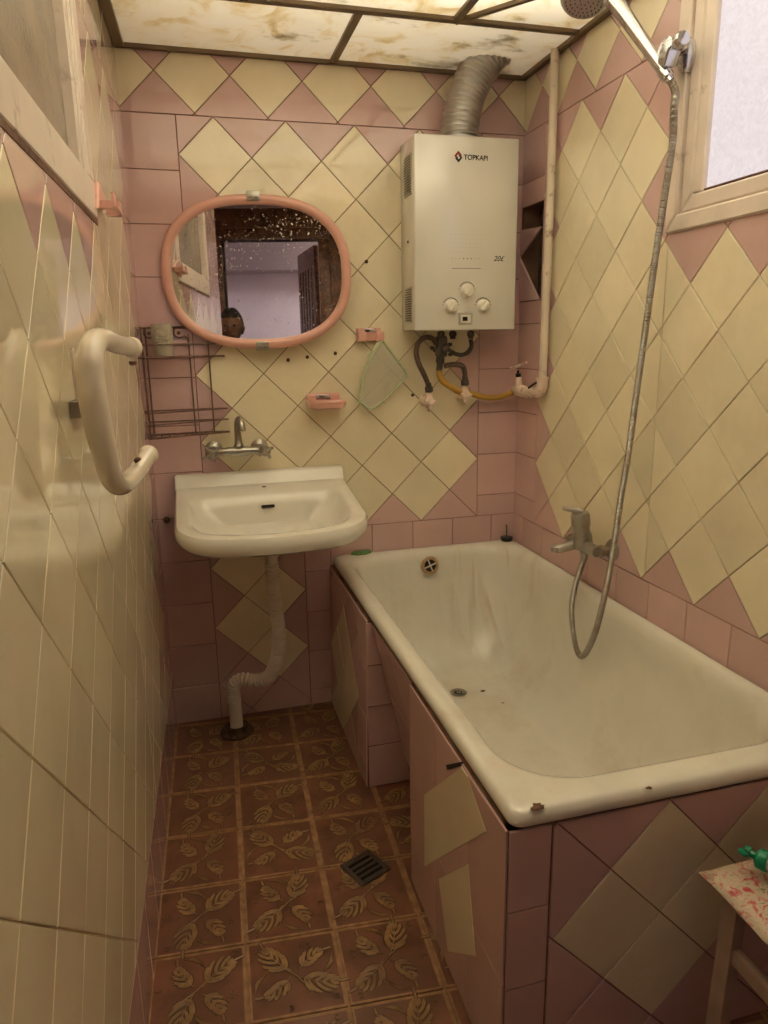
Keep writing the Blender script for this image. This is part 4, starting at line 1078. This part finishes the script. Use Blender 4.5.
def build_hook():
    h = empty('towel_hook', (.565, -.005, 1.285), 'salmon pink plastic hook beside the heater, holding a green net', 'hook')
    bm = bmesh.new(); box(bm, (.521, -.022, 1.288), (.604, -.005, 1.330), bev=.005, seg=3); pl = part('hook_plate', bm, M_PINKP, h)
    for x0, x1 in ((.521, .548), (.584, .608)):
        bm = bmesh.new(); box(bm, (x0, -.045, 1.287), (x1, -.018, 1.303), bev=.004, seg=3); box(bm, (x0, -.047, 1.288), (x1, -.040, 1.318), bev=.003); part('hook_prong', bm, M_PINKP, h)
    bm = bmesh.new(); box(bm, (.545, -.0245, 1.316), (.583, -.0215, 1.327), bev=.001); part('shiny_label', bm, M_CHROME, pl)
build_hook()
def build_hook_left():
    h = empty('towel_hook', fl(.62, 1.56, .005), 'salmon pink plastic hook on the left wall beside the window frame', 'hook')
    def pbox(bm, u0, u1, v0, v1, a0, a1): prism(bm, [(u0, v0), (u1, v0), (u1, v1), (u0, v1)], a0, a1, fl, bev=.003)
    bm = bmesh.new(); prism(bm, [(.600, 1.575), (.745, 1.553), (.700, 1.612), (.640, 1.600)], .005, .014, fl, bev=.003); part('hook_plate', bm, M_PINKP, h, smooth=False)
    for a, b in ((.60, .625), (.69, .715)):
        bm = bmesh.new(); pbox(bm, a, b, 1.560, 1.574, .012, .040); pbox(bm, a, b, 1.5605, 1.590, .036, .043); part('hook_prong', bm, M_PINKP, h, smooth=False)
    bm = bmesh.new(); pbox(bm, .60, .715, 1.5605, 1.570, .036, .044); part('hook_bar', bm, M_PINKP, h, smooth=False)
build_hook_left()
def build_net():
    n = empty('net_pouch', (.60, -.04, 1.08), 'pale green triangular net pouch hanging from the plastic hook', 'net')
    K = [(.600, 1.288), (.548, 1.215), (.521, 1.105), (.530, 1.088), (.560, 1.070), (.618, 1.110), (.676, 1.166), (.682, 1.182), (.638, 1.240), (.604, 1.288)]
    def yy(x, z): return -.040 - .012 * math.sin((x - .52) * 18) * max(0, min(1, (1.29 - z) / .1))
    path = smooth_path([(x, yy(x, z), z) for x, z in K], 6)
    bm = bmesh.new(); tube(bm, path, .0046, 8); part('net_rim', bm, M_NETR, n)
    bm = bmesh.new(); tube(bm, smooth_path([(.598, -.036, 1.30), (.575, -.040, 1.262), (.553, -.04, 1.238), (.560, -.044, 1.225)], 5), .0035, 8); part('hanging_loop', bm, M_NETR, n)
    bm = bmesh.new(); c = (.603, 1.165); rings = []; P = path[:-1]
    for t in (1, .75, .5, .25):
        for side in (0,): rings.append([Vector((c[0] + (p.x - c[0]) * t, p.y - .010 * (1 - t * t) - .002 * math.sin(40 * p.z) * (1 - t), c[1] + (p.z - c[1]) * t)) for p in P])
    loft(bm, rings, False, True); part('net_mesh', bm, M_NET, n)
build_net()

# ------------------------------------------------------------------ plugs left in the wall
for i, (x, z, lab) in enumerate(((.294, 1.232, 'dark screw below the mirror, nearest to its lower clip'), (.357, 1.240, 'dark screw below the mirror, middle of three'), (.450, 1.250, 'dark screw left of the salmon hook and net'),
                 (.715, 1.105, 'dark screw left of the looping brown hose'), (.562, 1.537, 'dark screw between the mirror and the water heater'))):
    bm = bmesh.new(); lathe(bm, [(0, 0), (.0055, 0), (.006, .003), (.004, .006), (.003, .010), (0, .011)], (x, -.004, z), (0, -1, .2), 10)
    o = thing('wall_screw', bm, M_CHIP, lab, 'screw', group='old screws in the back wall')

# ------------------------------------------------------------------ grab handle on the left wall
def build_handle():
    g = empty('grab_handle', (-.17, -1.2, 1.18), 'thick cream curved grab handle standing off the left wall', 'grab handle')
    pts = [(-.110, -1.080, 1.284), (-.124, -1.14, 1.289), (-.137, -1.20, 1.296), (-.146, -1.245, 1.293), (-.151, -1.28, 1.272), (-.152, -1.290, 1.235), (-.149, -1.287, 1.18), (-.144, -1.275, 1.125), (-.139, -1.258, 1.093), (-.131, -1.215, 1.080), (-.118, -1.13, 1.082), (-.103, -1.02, 1.094)]
    bm = bmesh.new(); tube(bm, pts, .0185, 22, 8, rounded=True, rfun=lambda s: .0150 + .0050 * math.exp(-((s - .27) / .12) ** 2)); part('handle_tube', bm, M_BARP, g)
    bm = bmesh.new(); prism(bm, [(1.135, 1.190), (1.158, 1.190), (1.158, 1.285), (1.135, 1.285)], .004, .007, fl); part('wall_plate', bm, M_WPAINT, g, smooth=False)
    bm = bmesh.new(); prism(bm, [(1.15, 1.184), (1.222, 1.184), (1.222, 1.208), (1.15, 1.208)], .005, .030, fl, bev=.002); part('bracket', bm, M_STEEL, g, smooth=False)
    for p, d in (((-.108, -1.10, 1.262), (0, 0, -1)), ((-.112, -1.13, 1.101), (-.6, 0, 1))):
        bm = bmesh.new(); lathe(bm, [(0, 0), (.006, 0), (.006, .005), (.003, .007), (0, .007)], p, d, 10); part('rusty_screw', bm, M_CHIP, g)
build_handle()

# ------------------------------------------------------------------ bath mixer, hand shower, hose
def build_mixer():
    m = empty('bath_mixer', (1.05, -.55, .70), 'chrome lever bath mixer tap on the right wall over the tub', 'tap')
    Y1, Y2 = -.515, -.655
    for y in (Y1, Y2):
        bm = bmesh.new(); lathe(bm, [(0, 0), (.031, 0), (.031, .003), (.022, .014), (.014, .016), (.014, .034), (.017, .036), (.017, .046), (0, .046)], (XR - .005, y, .700), (-1, 0, 0), 24); part('wall_flange', bm, M_DULLCH, m)
    bm = bmesh.new(); lathe(bm, [(0, 0), (.015, 0), (.017, .008), (.017, .035), (.020, .05), (.022, .065), (.022, .085), (.020, .10), (.016, .125), (.015, .15), (0, .15)], (1.050, Y2 - .006, .700), (0, 1, 0), 20)
    part('mixer_body', bm, M_DULLCH, m)
    bm = bmesh.new(); lathe(bm, [(0, 0), (.024, 0), (.026, .01), (.024, .05), (.027, .058), (.027, .088), (.022, .096), (0, .098)], (1.045, -.588, .704), (-.12, 0, 1), 24); part('cartridge_housing', bm, M_DULLCH, m)
    bm = bmesh.new(); tube(bm, [(1.040, -.588, .800), (1.022, -.580, .806), (1.005, -.572, .808), (.990, -.566, .812)], .007, 10, 4, rfun=lambda s: .0105 - .08 * s, rounded=False); part('lever', bm, M_DULLCH, m)
    bm = bmesh.new(); tube(bm, [(1.045, -.572, .704), (1.030, -.562, .696), (1.008, -.548, .686), (.988, -.538, .680)], .013, 14, 5, rfun=lambda s: .015 - .03 * s); lathe(bm, [(0, 0), (.0135, 0), (.0145, .004), (.0145, .014), (.010, .015)], (.987, -.538, .688), (-.1, 0, -1), 16); part('bath_spout', bm, M_DULLCH, m)
    bm = bmesh.new(); lathe(bm, [(0, 0), (.014, 0), (.014, .012), (.011, .016), (.011, .028), (0, .028)], (1.046, -.600, .690), (-.05, 0, -1), 14); part('hose_outlet', bm, M_DULLCH, m)
build_mixer()
BR = Vector((1.070, -.845, 1.898))
def build_shower():
    b = empty('shower_bracket', (XR - .006, -.838, 1.90), 'chrome wall bracket beside the right window holding the hand shower', 'shower bracket')
    bm = bmesh.new(); pts = []
    rg = lambda s, w: [Vector((XR - w, -.832 + .020 * s * math.cos(a), 1.890 + .036 * s * math.sin(a))) for a in [2 * PI * k / 28 for k in range(28)]]
    loft(bm, [rg(1, .004), rg(1, .018), rg(.9, .024), rg(.5, .027)], True, True); part('bracket_plate', bm, M_CHROME, b)
    bm = bmesh.new(); lathe(bm, [(0, 0), (.014, 0), (.014, .030), (.018, .032), (.018, .045), (.012, .047), (0, .047)], (XR - .026, -.834, 1.902), (-1, -.1, 0), 20)
    part('bracket_arm', bm, M_CHROME, b)
    bm = bmesh.new(); lathe(bm, [(0, 0), (.0135, 0), (.0165, .006), (.0165, .02), (.014, .026), (0, .028)], (1.048, -.862, 1.898), (-.1, -1, .15), 20); part('bracket_knob', bm, M_CHROME, b)
    bm = bmesh.new(); mt = Matrix.Translation((1.048, -.828, 1.888)) @ Matrix.Rotation(math.radians(28), 4, 'X'); box(bm, (-.014, -.020, -.020), (.022, .020, .022), bev=.005, seg=3, mtx=mt); part('handset_clip', bm, M_CHROME, b)
    h = empty('hand_shower', (1.040, -.845, 1.85), 'chrome hand shower with a round head hanging in its wall bracket', 'hand shower')
    A = Vector((1.045, -.811, 1.873)); B = Vector((.990, -.729, 2.009)); C_ = Vector((.978, -.71, 2.036)); D = Vector((.955, -.685, 2.052))
    bm = bmesh.new(); tube(bm, [A + (A - B).normalized() * .02, A, A.lerp(B, .5), B, C_, C_.lerp(D, .4)], .015, 20, 6, rfun=lambda s: .0125 + .005 * min(1, s / .2)); part('shower_handle', bm, M_CHROME, h)
    d = (B - A).normalized(); hn = Vector((-.30, -.30, -1)).normalized(); hc = Vector((.930, -.672, 2.052))
    bm = bmesh.new(); lathe(bm, [(0, .032), (.024, .030), (.044, .018), (.055, .004), (.056, -.004), (.052, -.010), (.048, -.011)], hc, -hn, 36, cap=False); lathe(bm, [(.048, -.011), (.0, -.012)], hc, -hn, 36, cap=False)
    hd = part('shower_head', bm, M_CHROME, h)
    bm = bmesh.new(); n1 = hn.orthogonal().normalized(); n2 = hn.cross(n1)
    for ring, n in ((.010, 6), (.021, 12), (.032, 20), (.042, 28)):
        for k in range(n):
            a = 2 * PI * k / n; lathe(bm, [(.0018, 0), (.0014, .002), (0, .002)], hc + hn * .011 + (n1 * math.cos(a) + n2 * math.sin(a)) * ring, hn, 6)
    part('spray_nozzles', bm, M_GREY, hd)
    bm = bmesh.new(); e = A + (A - B).normalized() * .012
    lathe(bm, [(0, 0), (.014, 0), (.0145, .004), (.0145, .022), (.010, .026), (.0095, .034), (0, .034)], e, (A - B).normalized(), 16); part('hose_nut', bm, M_CHROME, h)
    s = empty('shower_hose', (1.0, -.68, .37), 'long ribbed metal shower hose looping down into the bathtub', 'shower hose')
    e2 = e + (A - B).normalized() * .034
    pts = [e2, e2 + (A - B).normalized() * .02 + Vector((0, 0, -.01)), (1.056, -.856, 1.775), (1.054, -.862, 1.70), (1.052, -.851, 1.60), (1.052, -.834, 1.483), (1.050, -.815, 1.303), (1.048, -.797, 1.134), (1.045, -.784, .985), (1.042, -.768, .87), (1.035, -.760, .735), (1.025, -.752, .62), (1.020, -.724, .495), (1.018, -.684, .410), (1.018, -.649, .386), (1.020, -.614, .418), (1.022, -.586, .505), (1.030, -.588, .58), (1.040, -.595, .63), (1.045, -.600, .662)]
    bm = bmesh.new(); tube(bm, pts, .0082, 12, 10, .0011, rfun=lambda q: .0080 + .0009 * math.sin(2 * PI * q / .0048)); part('hose_tube', bm, M_DULLCH, s)
build_shower()

# ------------------------------------------------------------------ small things on the tub rim
bm = bmesh.new(); P = [(.478, -.034), (.500, -.046), (.530, -.044), (.552, -.030), (.548, -.018), (.520, -.012), (.490, -.016)]
prism(bm, P, RIM + .0005, RIM + .011, lambda u, v, w: Vector((u, v, w)), bev=.003)
thing('scouring_pad', bm, M_LEAF, 'small green scouring pad on the tub corner by the basin', 'scouring pad')
st = empty('bath_plug', (1.070, -.028, RIM), 'black rubber bath plug on the tub rim in the far corner', 'bath plug')
bm = bmesh.new(); lathe(bm, [(0, 0), (.019, 0), (.021, .003), (.021, .009), (.023, .011), (.022, .014), (.008, .015), (0, .015)], (1.066, -.033, RIM + .0005), (0, 0, 1), 24); part('plug_disc', bm, M_BLACK, st)
bm = bmesh.new(); tube(bm, [(1.066, -.033, RIM + .014), (1.068, -.028, RIM + .040), (1.072, -.016, RIM + .055)], .0025, 7, 4); part('plug_ring', bm, M_GREY, st)

# ------------------------------------------------------------------ floor drain
fd = empty('floor_drain', (.312, -.855, 0), 'dark square slotted drain grate set askew in the floor', 'floor drain')
mt = Matrix.Translation((.312, -.866, 0)) @ Matrix.Rotation(math.radians(-66), 4, 'Z')
bm = bmesh.new(); h = .046
box(bm, (-h, -h, .0005), (h, h, .0030), bev=.001, mtx=mt)
for a, b, c, d in ((-h, -h, h, -h + .012), (-h, h - .012, h, h), (-h, -h + .012, -h + .01, h - .012), (h - .01, -h + .012, h, h - .012)): box(bm, (a, b, .003), (c, d, .0065), bev=.0015, mtx=mt)
for k in range(5):
    x = -h + .012 + k * .0172; box(bm, (x - .002, -h + .012, .003), (x + .0055, h - .012, .0062), bev=.001, mtx=mt)
part('drain_grate', bm, M_BRONZE, fd)
bm = bmesh.new()
for k in range(4):
    x = -h + .0215 + k * .0172; box(bm, (x - .0045, -h + .013, .0031), (x + .0035, h - .013, .0036), mtx=mt)
part('drain_slot', bm, M_HOLE, fd, smooth=False)

# ------------------------------------------------------------------ stool and bottle
def build_stool():
    s = empty('stool', (.86, -1.70, 0), 'low pale wooden stool with floral oilcloth top in front of the tub', 'stool')
    X0, X1, Y0, Y1, Z = .716, 1.03, -1.865, -1.550, .45
    bm = bmesh.new(); box(bm, (X0, Y0, Z - .014), (X1, Y1, Z - .002), bev=.003); part('seat', bm, M_STOOLW, s)
    bm = bmesh.new(); nx = 12; V = {}
    rr = random.Random(5)
    for i in range(nx + 1):
        for j in range(nx + 1):
            x = X0 - .006 + (X1 - X0 + .012) * i / nx; y = Y0 - .006 + (Y1 - Y0 + .012) * j / nx
            V[i, j] = bm.verts.new((x + rr.uniform(-.002, .002), y + rr.uniform(-.002, .002), Z + .001 + rr.uniform(0, .0014) - (.006 if i in (0, nx) or j in (0, nx) else 0)))
    for i in range(nx):
        for j in range(nx): bm.faces.new((V[i, j], V[i + 1, j], V[i + 1, j + 1], V[i, j + 1]))
    o = part('oilcloth', bm, M_FLORAL, s); md = o.modifiers.new('thick', 'SOLIDIFY'); md.thickness = .0012; md.offset = 1
    for lx, ly in ((X0 + .022, Y1 - .050), (X1 - .04, Y1 - .050), (X0 + .022, Y0 + .015), (X1 - .04, Y0 + .015)):
        bm = bmesh.new(); sx = -.014 if lx < .8 else .014
        vs = box(bm, (lx, ly, 0), (lx + .022, ly + .030, Z - .022), bev=.002)
        for v in vs: v.co.x += sx * (1 - v.co.z / Z)
        part('leg', bm, M_STOOLW, s)
    for a, b in (((X0 + .020, Y0 + .045, .318), (X0 + .036, Y1 - .052, .345)), ((X1 - .036, Y0 + .045, .300), (X1 - .016, Y1 - .052, .332)), ((X0 + .04, Y0 + .02, .18), (X1 - .04, Y0 + .04, .21)), ((X0 + .040, Y1 - .044, .40), (X1 - .04, Y1 - .026, .428))):
        bm = bmesh.new(); box(bm, a, b, bev=.002); part('stretcher', bm, M_STOOLW, s)
build_stool()
def build_bottle():
    c0 = Vector((.796, -1.592, .4835)); d = Vector((.40, -.92, -.0)).normalized()      # lying on its side, head towards the tub
    b = empty('pump_bottle', (c0 + d * .1), 'white pump bottle with a green head lying on the floral stool', 'bottle')
    up = Vector((0, 0, 1))
    bm = bmesh.new(); prof = [(.0, -.004), (.011, -.004), (.012, .004), (.020, .012), (.027, .026), (.0295, .045), (.030, .14), (.028, .150), (0, .152)]
    lathe(bm, prof, c0, d, 28); part('bottle_body', bm, M_BOTTLE, b)
    bm = bmesh.new(); lathe(bm, [(0, 0), (.0155, 0), (.0165, .003), (.0165, .014), (.012, .018), (0, .018)], c0 - d * .0, -d, 20)
    lathe(bm, [(.006, .016), (.0055, .032), (0, .032)], c0, -d, 12); part('pump_collar', bm, M_GREEN, b)
    e = c0 - d * .028; nd = Vector((-.75, -.2, .42)).normalized(); nd = (nd - d * nd.dot(d)).normalized()
    bm = bmesh.new(); lathe(bm, [(0, 0), (.009, 0), (.0095, .008), (.007, .010), (0, .010)], e, -d, 16)
    tube(bm, [e - d * .006 - nd * .008, e - d * .007 + nd * .02, e - d * .003 + nd * .030, e + d * .003 + nd * .034], .0045, 10, 5, rounded=True); part('pump_nozzle', bm, M_GREEN, b)
build_bottle()

# ------------------------------------------------------------------ the photographer, seen only in the mirror
def build_person():
    p = empty('person', (-.26, -2.58, 0), 'dark haired person in dark clothes in the doorway, holding up a phone', 'person')
    # skeleton as connected edges -> skin
    J = {'pelvis': ((-0.235, -2.62, .82), .125, .10), 'waist': ((-0.235, -2.62, .95), .115, .085), 'chest': ((-0.240, -2.61, 1.12), .135, .095), 'neckb': ((-0.250, -2.60, 1.255), .065, .06), 'neck': ((-0.258, -2.585, 1.335), .045, .045),
         'shL': ((-0.090, -2.61, 1.225), .055, .055), 'elL': ((-.06, -2.60, 1.01), .042, .042), 'wrL': ((.03, -2.47, 1.115), .028, .028),
         'shR': ((-0.400, -2.60, 1.225), .055, .055), 'elR': ((-.375, -2.56, 1.02), .042, .042), 'wrR': ((-.12, -2.46, 1.13), .027, .027),
         'hipL': ((-0.145, -2.62, .76), .095, .095), 'knL': ((-0.135, -2.58, .43), .06, .06), 'anL': ((-0.135, -2.62, .08), .042, .042), 'toL': ((-0.125, -2.50, .035), .035, .03),
         'hipR': ((-0.325, -2.62, .76), .095, .095), 'knR': ((-0.325, -2.56, .43), .06, .06), 'anR': ((-0.335, -2.62, .08), .042, .042), 'toR': ((-0.345, -2.50, .035), .035, .03)}
    Ed = [('pelvis', 'waist'), ('waist', 'chest'), ('chest', 'neckb'), ('neckb', 'neck'), ('chest', 'shL'), ('shL', 'elL'), ('elL', 'wrL'), ('chest', 'shR'), ('shR', 'elR'), ('elR', 'wrR'),
          ('pelvis', 'hipL'), ('hipL', 'knL'), ('knL', 'anL'), ('anL', 'toL'), ('pelvis', 'hipR'), ('hipR', 'knR'), ('knR', 'anR'), ('anR', 'toR')]
    def skin(name, J, Ed, m, root, lvl=2, rootv=0):
        me = bpy.data.meshes.new(name); k = list(J); org = root.location
        me.from_pydata([tuple(Vector(J[a][0]) - org) for a in k], [(k.index(a), k.index(b)) for a, b in Ed], []); o = link(bpy.data.objects.new(name, me), root); me.materials.append(m)
        o.modifiers.new('skin', 'SKIN'); sv = me.skin_vertices[0].data
        for i, a in enumerate(k): sv[i].radius = J[a][1:3]; sv[i].use_root = (i == rootv)
        s = o.modifiers.new('sub', 'SUBSURF'); s.levels = lvl; s.render_levels = lvl
        return o
    body = skin('body', J, Ed, M_SHIRT, p)
    # head: shaped sphere with face
    bm = bmesh.new(); bmesh.ops.create_uvsphere(bm, u_segments=32, v_segments=24, radius=1); hc = Vector((-0.260, -2.565, 1.415))
    for v in bm.verts:
        x, y, z = v.co
        w = .074 * (1 - .22 * max(0, -z) ** 1.5); dpt = .092 * (1 - .15 * max(0, -z)); hgt = .108
        nx, ny, nz = x * w, y * dpt, z * hgt
        if y > .3:
            nose = math.exp(-(x / .16) ** 2 - ((z + .18) / .17) ** 2); ny += .020 * nose
            for sx in (-.38, .38): ny -= .010 * math.exp(-((x - sx) / .17) ** 2 - ((z - .04) / .12) ** 2)
            ny += .005 * math.exp(-(x / .3) ** 2 - ((z + .5) / .07) ** 2) + .006 * math.exp(-(x / .25) ** 2 - ((z + .85) / .12) ** 2)
        v.co = Vector((nx, ny, nz)) + hc
    tube(bm, [hc + Vector((0, -.015, -.07)), hc + Vector((-0.561, -.022, -.13))], .05, 14)
    head = part('head', bm, M_SKIN, p)
    for sx in (-1, 1):
        bm = bmesh.new(); lathe(bm, [(0, 0), (.012, .001), (.018, .004), (.014, .010), (0, .010)], hc + Vector((sx * .072, -.008, -.01)), (sx, .25, 0), 14); part('ear', bm, M_SKIN, head)
        bm = bmesh.new(); bmesh.ops.create_uvsphere(bm, u_segments=12, v_segments=8, radius=.010)
        for v in bm.verts: v.co = Vector((v.co.x * 1.2, v.co.y * .6, v.co.z * .7)) + hc + Vector((sx * .028, .078, .005))
        part('eye', bm, M_HAIR, head)
    bm = bmesh.new(); tube(bm, [hc + Vector((-.02, .083, -.055)), hc + Vector((0, .087, -.057)), hc + Vector((-0.545, .083, -.055))], .004, 8, 4, rounded=True); part('mouth', bm, mat('lips', (.22, .08, .06), .5), head)
    bm = bmesh.new(); bmesh.ops.create_uvsphere(bm, u_segments=32, v_segments=20, radius=1)
    for v in list(bm.verts):
        x, y, z = v.co; k = 1.07 + .02 * math.sin(9 * x + 5 * z)
        v.co = Vector((x * .076 * k, y * .094 * k - .004, z * .110 * k + .004)) + hc
    bmesh.ops.delete(bm, geom=[v for v in bm.verts if (v.co.y - hc.y) > -.01 and (v.co.z - hc.z) < .045 or (v.co.z - hc.z) < -.06], context='VERTS')
    hr = part('hair', bm, M_HAIR, head); md = hr.modifiers.new('thick', 'SOLIDIFY'); md.thickness = .008
    # trousers over the legs
    T = {k: (J[k][0], J[k][1] + .014, J[k][2] + .014) for k in ('pelvis', 'hipL', 'knL', 'anL', 'hipR', 'knR', 'anR')}
    skin('trousers', T, [('pelvis', 'hipL'), ('hipL', 'knL'), ('knL', 'anL'), ('pelvis', 'hipR'), ('hipR', 'knR'), ('knR', 'anR')], M_TROUS, p)
    # hands: palm plus five bent fingers each
    def hand(w, side, palm_d, up):
        w = Vector(w); f = Vector(palm_d).normalized(); up = Vector(up).normalized(); a = f.cross(up).normalized()
        H = {'w': (w, .022, .018), 'p': (w + f * .045, .030, .014)}; E_ = [('w', 'p')]
        for i, (off, L) in enumerate(((-.030, .066), (-.010, .074), (.010, .070), (.029, .056))):
            b0 = w + f * .070 + a * off; b1 = b0 + f * L * .45; b2 = b1 + (f * .7 + up * .7).normalized() * L * .33; b3 = b2 + (f * .2 + up).normalized() * L * .25
            for n, q, r in (('a', b0, .0105), ('b', b1, .009), ('c', b2, .0082), ('d', b3, .007)): H['%d%s' % (i, n)] = (q, r, r)
            E_ += [('p', '%da' % i), ('%da' % i, '%db' % i), ('%db' % i, '%dc' % i), ('%dc' % i, '%dd' % i)]
        t0 = w + f * .025 - a * .028 * side; t1 = t0 + (f * .6 - a * side * .8).normalized() * .032; t2 = t1 + (f + up * .4).normalized() * .028
        H['t0'] = (t0, .013, .012); H['t1'] = (t1, .010, .010); H['t2'] = (t2, .008, .008); E_ += [('w', 't0'), ('t0', 't1'), ('t1', 't2')]
        skin('hand', H, E_, M_SKIN, p, 1)
    hand((-0.545, -2.465, 1.195), 1, (-.35, .45, .75), (0, .8, -.6)); hand((-0.275, -2.455, 1.06), -1, (-1, .25, .35), (0, .8, .3))
    ph = empty('phone', (-.04, -2.40, 1.22), 'dark phone held up behind the camera view', 'phone')
    bm = bmesh.new(); box(bm, (-.078, -2.400, 1.165), (.000, -2.392, 1.305), bev=.003); part('phone_body', bm, M_BLACK, ph)
    bm = bmesh.new(); box(bm, (-.075, -2.4015, 1.168), (-.003, -2.3998, 1.302), bev=.0006); part('phone_screen', bm, M_HOLE, ph)
build_person()

# ------------------------------------------------------------------ light
def area_light(name, loc, rot, sx, sy, power, col):
    l = bpy.data.lights.new(name, 'AREA'); l.shape = 'RECTANGLE'; l.size = sx; l.size_y = sy; l.energy = power; l.color = col
    o = bpy.data.objects.new(name, l); link(o); o.location = loc; o.rotation_euler = rot; return o
WARM = (1.0, .90, .73)
area_light('lamp_above_ceiling', (.48, -.95, 2.30), (0, 0, 0), 1.1, .8, 34, WARM)
area_light('lamp_above_ceiling', (.48, -1.72, 2.45), (0, 0, 0), 1.1, .7, 28, WARM)
area_light('lamp_above_ceiling', (.48, -.2, 2.5), (0, 0, 0), 1.0, .4, 2.5, WARM)
# hall lamp
area_light('hall_lamp', (1.35, -3.35, 2.25), (0, .35, 0), .5, .5, 60, (1.0, .93, .93))
w = bpy.data.worlds.new('World'); bpy.context.scene.world = w; w.use_nodes = True
w.node_tree.nodes['Background'].inputs[0].default_value = (.5, .45, .5, 1); w.node_tree.nodes['Background'].inputs[1].default_value = .05

# ------------------------------------------------------------------ camera
cam = bpy.data.cameras.new('camera'); co = bpy.data.objects.new('camera', cam); link(co)
rt = Vector((0.9648999, -0.26209931, -0.01649659)); up = Vector((0.07685799, 0.22176511, 0.9720664)); fw = Vector((0.25111956, 0.93921466, -0.23412556))
co.matrix_world = Matrix(((rt.x, up.x, -fw.x, -.0221613), (rt.y, up.y, -fw.y, -2.35726806), (rt.z, up.z, -fw.z, 1.28792532), (0, 0, 0, 1)))
cam.sensor_fit = 'HORIZONTAL'; cam.sensor_width = 36; cam.lens = 711.085 / 768 * 36; cam.clip_start = .01
sc = bpy.context.scene; sc.camera = co
sc.view_settings.view_transform = 'Standard'; sc.view_settings.look = 'None'; sc.view_settings.gamma = 1; sc.view_settings.exposure = -0.12; sc.view_settings.use_curve_mapping = False
sc.cycles.use_denoising = True
sc.cycles.max_bounces = 10; sc.cycles.diffuse_bounces = 6; sc.cycles.glossy_bounces = 5; sc.cycles.sample_clamp_indirect = 6
